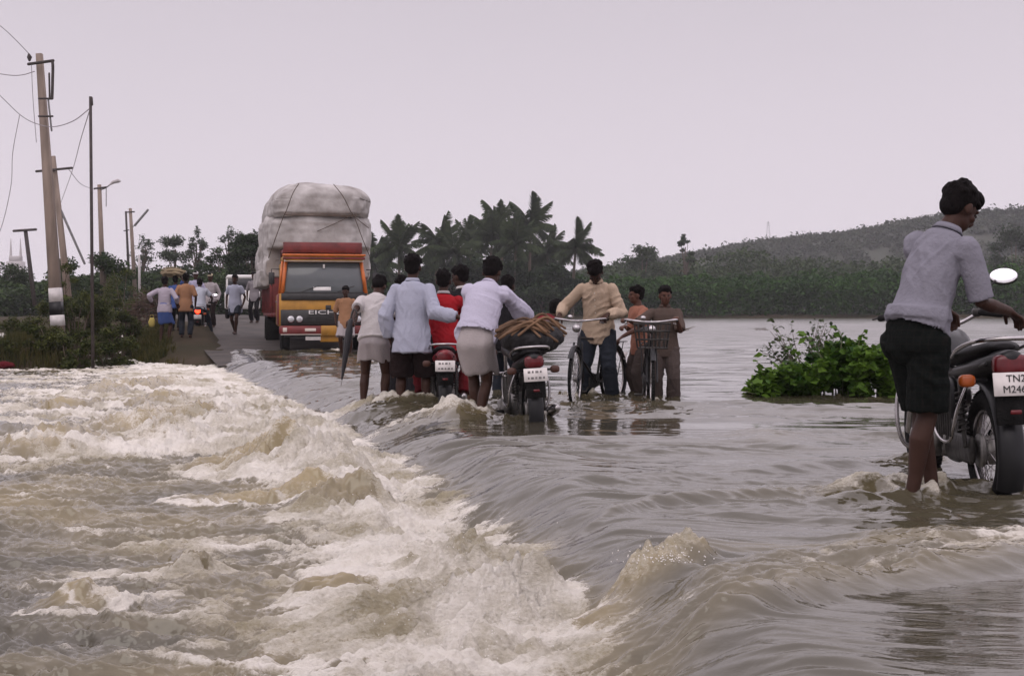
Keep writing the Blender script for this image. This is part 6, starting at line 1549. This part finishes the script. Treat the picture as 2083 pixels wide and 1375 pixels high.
# two boys
p = np.array([pxx(1352, 15.9), 15.9, 0])
bl, br = bik(bikeB, 0, (-0.285, 0.78, 1.005)), bik(bikeB, 0, (0.285, 0.78, 1.005))
person('boy in brown khaki shirt behind the basket of his bicycle', (p[0], p[1], 0), 176, H=1.40, depth=0.14, lean=6, head=(8, 4), hands=(bl, br), top=dict(mat=sk_khaki, sleeve='short', len=0.06, ease=1.5, collar=True), bottom=dict(kind='trousers', mat=sk_khaki2, ease=2.2), seed=11, group=PG, skin=m_skin2, elbow=((-0.25, -0.4, -1.0), (0.25, -0.4, -1.0)), curl=(1.0, 1.0), hair='short')
wake(p, 0.13); wake(bike_pt(bikeB, (0, 1.12, 0)), 0.07)
p = np.array([pxx(1305, 16.9), 16.9, 0])
person('boy in salmon shirt turned in profile behind the khaki boy', (p[0], p[1], 0), 112, H=1.43, depth=0.15, lean=6, head=(-12, 2), hands=(W(1262, 690, 16.55), W(1268, 668, 16.75)), top=dict(mat=sk_pink, sleeve='short', len=0.07, ease=1.2), bottom=dict(kind='trousers', mat=sk_khaki2, ease=1.5), seed=12, group=PG, skin=m_skin2, hair='full'); wake(p, 0.13)
# in front of the lorry
p = np.array([pxx(704, 31.6), 31.6, 0])
person('person in tan shirt and pale shorts standing before the lorry', (p[0], p[1], 0), 178, H=1.58, depth=0.06, lean=3, head=(0, 10), top=dict(mat=sk_tan, sleeve='short', len=0.09, ease=1.2), bottom=dict(kind='shorts', mat=sk_lung, f=0.9, ease=1.6), seed=13, group=PG, vox=0.012); wake(p, 0.12, 0.7)

# people on the dry road behind
RG_ = 'people on the dry road behind the flood'
def rp(px, D, off=0.0): x = pxx(px, D); return np.array([x, D, max(float(road_z(D)) + 0.02, gz(x, D)) + off])
V2 = 0.016
p = rp(335, 36.2)
person('walker with arms held out in pale shirt and blue wrap', p, -6, H=1.68, lean=2, vox=V2, hands=(p + np.array([-0.36, 0.05, 0.98]), p + np.array([0.34, 0.08, 0.95])), top=dict(mat=cloth('pale mauve cotton', (0.36, 0.32, 0.37)), sleeve='long', len=0.05, ease=1.2), bottom=dict(kind='lungi', mat=sk_blue, hem=0.29), seed=14, group=RG_, face=False)
o = MB().ell((0, 0, -0.14), (0.08, 0.06, 0.12), p=0.8); o.torus((0, 0, 0.0), 0.05, 0.008, (0, 1, 0), 14, 5); o = link_mesh('cloth_bag', remesh(o, 'cloth_bag', 0.012, 2, 0.004, 3), cloth('yellow bag cloth', (0.36, 0.29, 0.09))); o.location = p + np.array([-0.30, -0.10, 0.66]); tag(o, 'small yellow bag hanging beside the blue wrap', 'bag')
p = rp(357, 38.0)
person('walker in blue shirt with a straw bundle on the head', p, -8, H=1.45, lean=1, vox=V2, hands=(None, p + np.array([0.14, 0.02, 1.47])), top=dict(mat=sk_blue, sleeve='short', len=0.10), bottom=dict(kind='trousers', mat=sk_black), seed=15, group=RG_, face=False)
sb = empty('straw_bundle', p + np.array([-0.06, 0.04, 1.545]), 0.2, 'pale straw bundle carried on the head of the blue shirted walker', 'bundle'); a = MB(); rg = np.random.default_rng(61)
for k in range(150):
    y0, z0 = rg.normal() * 0.08, rg.normal() * 0.045; L = rg.uniform(0.16, 0.27); x0 = rg.normal() * 0.04; a.tube([(x0 - L, y0 * 1.2, z0), (x0, y0, z0 + 0.02), (x0 + L, y0 * 1.2, z0 - 0.03)], 0.012, 4)
a.build('stalks', mat('dry straw', (0.30, 0.24, 0.15), 0.9, var=0.3, scale=4), sb)
p = rp(378, 37.2)
person('walker in orange brown shirt and dark trousers', p, 4, H=1.68, lean=2, vox=V2, top=dict(mat=sk_tan, sleeve='short', len=0.10), bottom=dict(kind='trousers', mat=sk_navy), seed=16, group=RG_, face=False)
g1, g2 = bike_pt(far_bike, (-0.33, 0.88, 1.0)), bike_pt(far_bike, (0.33, 0.88, 1.0)); sp_ = bike_pt(far_bike, (0, 0.40, 0))
person('rider in white shirt on the motorcycle with the glowing lamp', (sp_[0], sp_[1], far_bike.location[2]), 9, H=1.68, lean=20, head=(0, 14), pelvis=(0, 0, 0.88), vox=V2, feet=((-0.23, 0.14, 0.26), (0.30, 0.14, 0.05)), knees=((-0.5, 1, 0.3), (0.5, 1, 0.3)), hands=(g1, g2), top=dict(mat=cloth('white blue shirting', (0.42, 0.44, 0.50)), sleeve='half', len=0.06, ease=1.3), bottom=dict(kind='trousers', mat=sk_navy), seed=17, group=RG_, face=False)
def cap_ex(col):
    def f(root, hp, Rh, s):
        a = MB(); a.ell(hp(0, -0.012, 0.075), np.array([0.085, 0.104, 0.065]) * s, Rh, 14, 8); a.ell(hp(0, 0.09, 0.06), np.array([0.06, 0.06, 0.010]) * s, Rh, 12, 6); a.build('cap', col, root)
    return f
p = rp(399, 43.5)
person('walker in a white cap beyond the white shirted rider', p, 175, H=1.62, lean=2, vox=V2, top=dict(mat=cloth('light violet cotton', (0.38, 0.36, 0.48)), sleeve='short', len=0.08), bottom=dict(kind='trousers', mat=sk_navy), seed=18, group=RG_, face=False, extras=(cap_ex(m_white),))
p = rp(429, 45.0)
person('walker in pale shirt and straw coloured hat right of the rider', p, 170, H=1.70, lean=2, vox=V2, top=dict(mat=sk_lung, sleeve='long', len=0.08), bottom=dict(kind='trousers', mat=sk_dk), seed=19, group=RG_, face=False, extras=(cap_ex(cloth('straw hat', (0.42, 0.36, 0.26))),))
p = rp(479, 41.2)
person('walker in long pale blue shirt with bare legs in mid stride', p, 172, H=1.72, lean=3, vox=V2, top=dict(mat=sk_pb, sleeve='half', len=0.14, ease=1.4), bottom=dict(kind='shorts', mat=sk_navy, f=0.75), feet=((-0.07, 0.20, 0), (0.08, -0.16, 0.02)), seed=20, group=RG_, face=False)
p = rp(518, 48.0)
person('walker in grey shirt beside the left flank of the lorry', p, 170, H=1.70, lean=3, vox=V2, top=dict(mat=cloth('mid grey cotton', (0.22, 0.20, 0.21)), sleeve='short', len=0.08), bottom=dict(kind='trousers', mat=sk_black), seed=21, group=RG_, face=False)

for (px, py) in ((1540, 800), (1600, 803), (1700, 806), (1780, 812)):
    w_ = G(px, py, 0); wake(w_, 0.05, 0.5)
wake(W(660, 716, 33.9), 0.35, 1.0)
build_water()

# ------------------------------------------------------------------ the air
hz_ = MB().box((60, 415, 30), (1180, 940, 66), 0.01)
hm = bpy.data.materials.new('haze'); hm.use_nodes = True; hn, hl_k = hm.node_tree.nodes, hm.node_tree.links
hn.remove(hn['Principled BSDF']); hv = hn.new('ShaderNodeVolumePrincipled'); hv.inputs['Color'].default_value = (0.95, 0.96, 1.0, 1); hv.inputs['Density'].default_value = 0.0003; hv.inputs['Anisotropy'].default_value = 0.2
hl_k.new(hv.outputs[0], hn['Material Output'].inputs['Volume'])
ho = hz_.build('haze', hm, None, False); tag(ho, kind='stuff'); ho['label'] = 'pale damp haze hanging over the flooded land'; ho['category'] = 'haze'
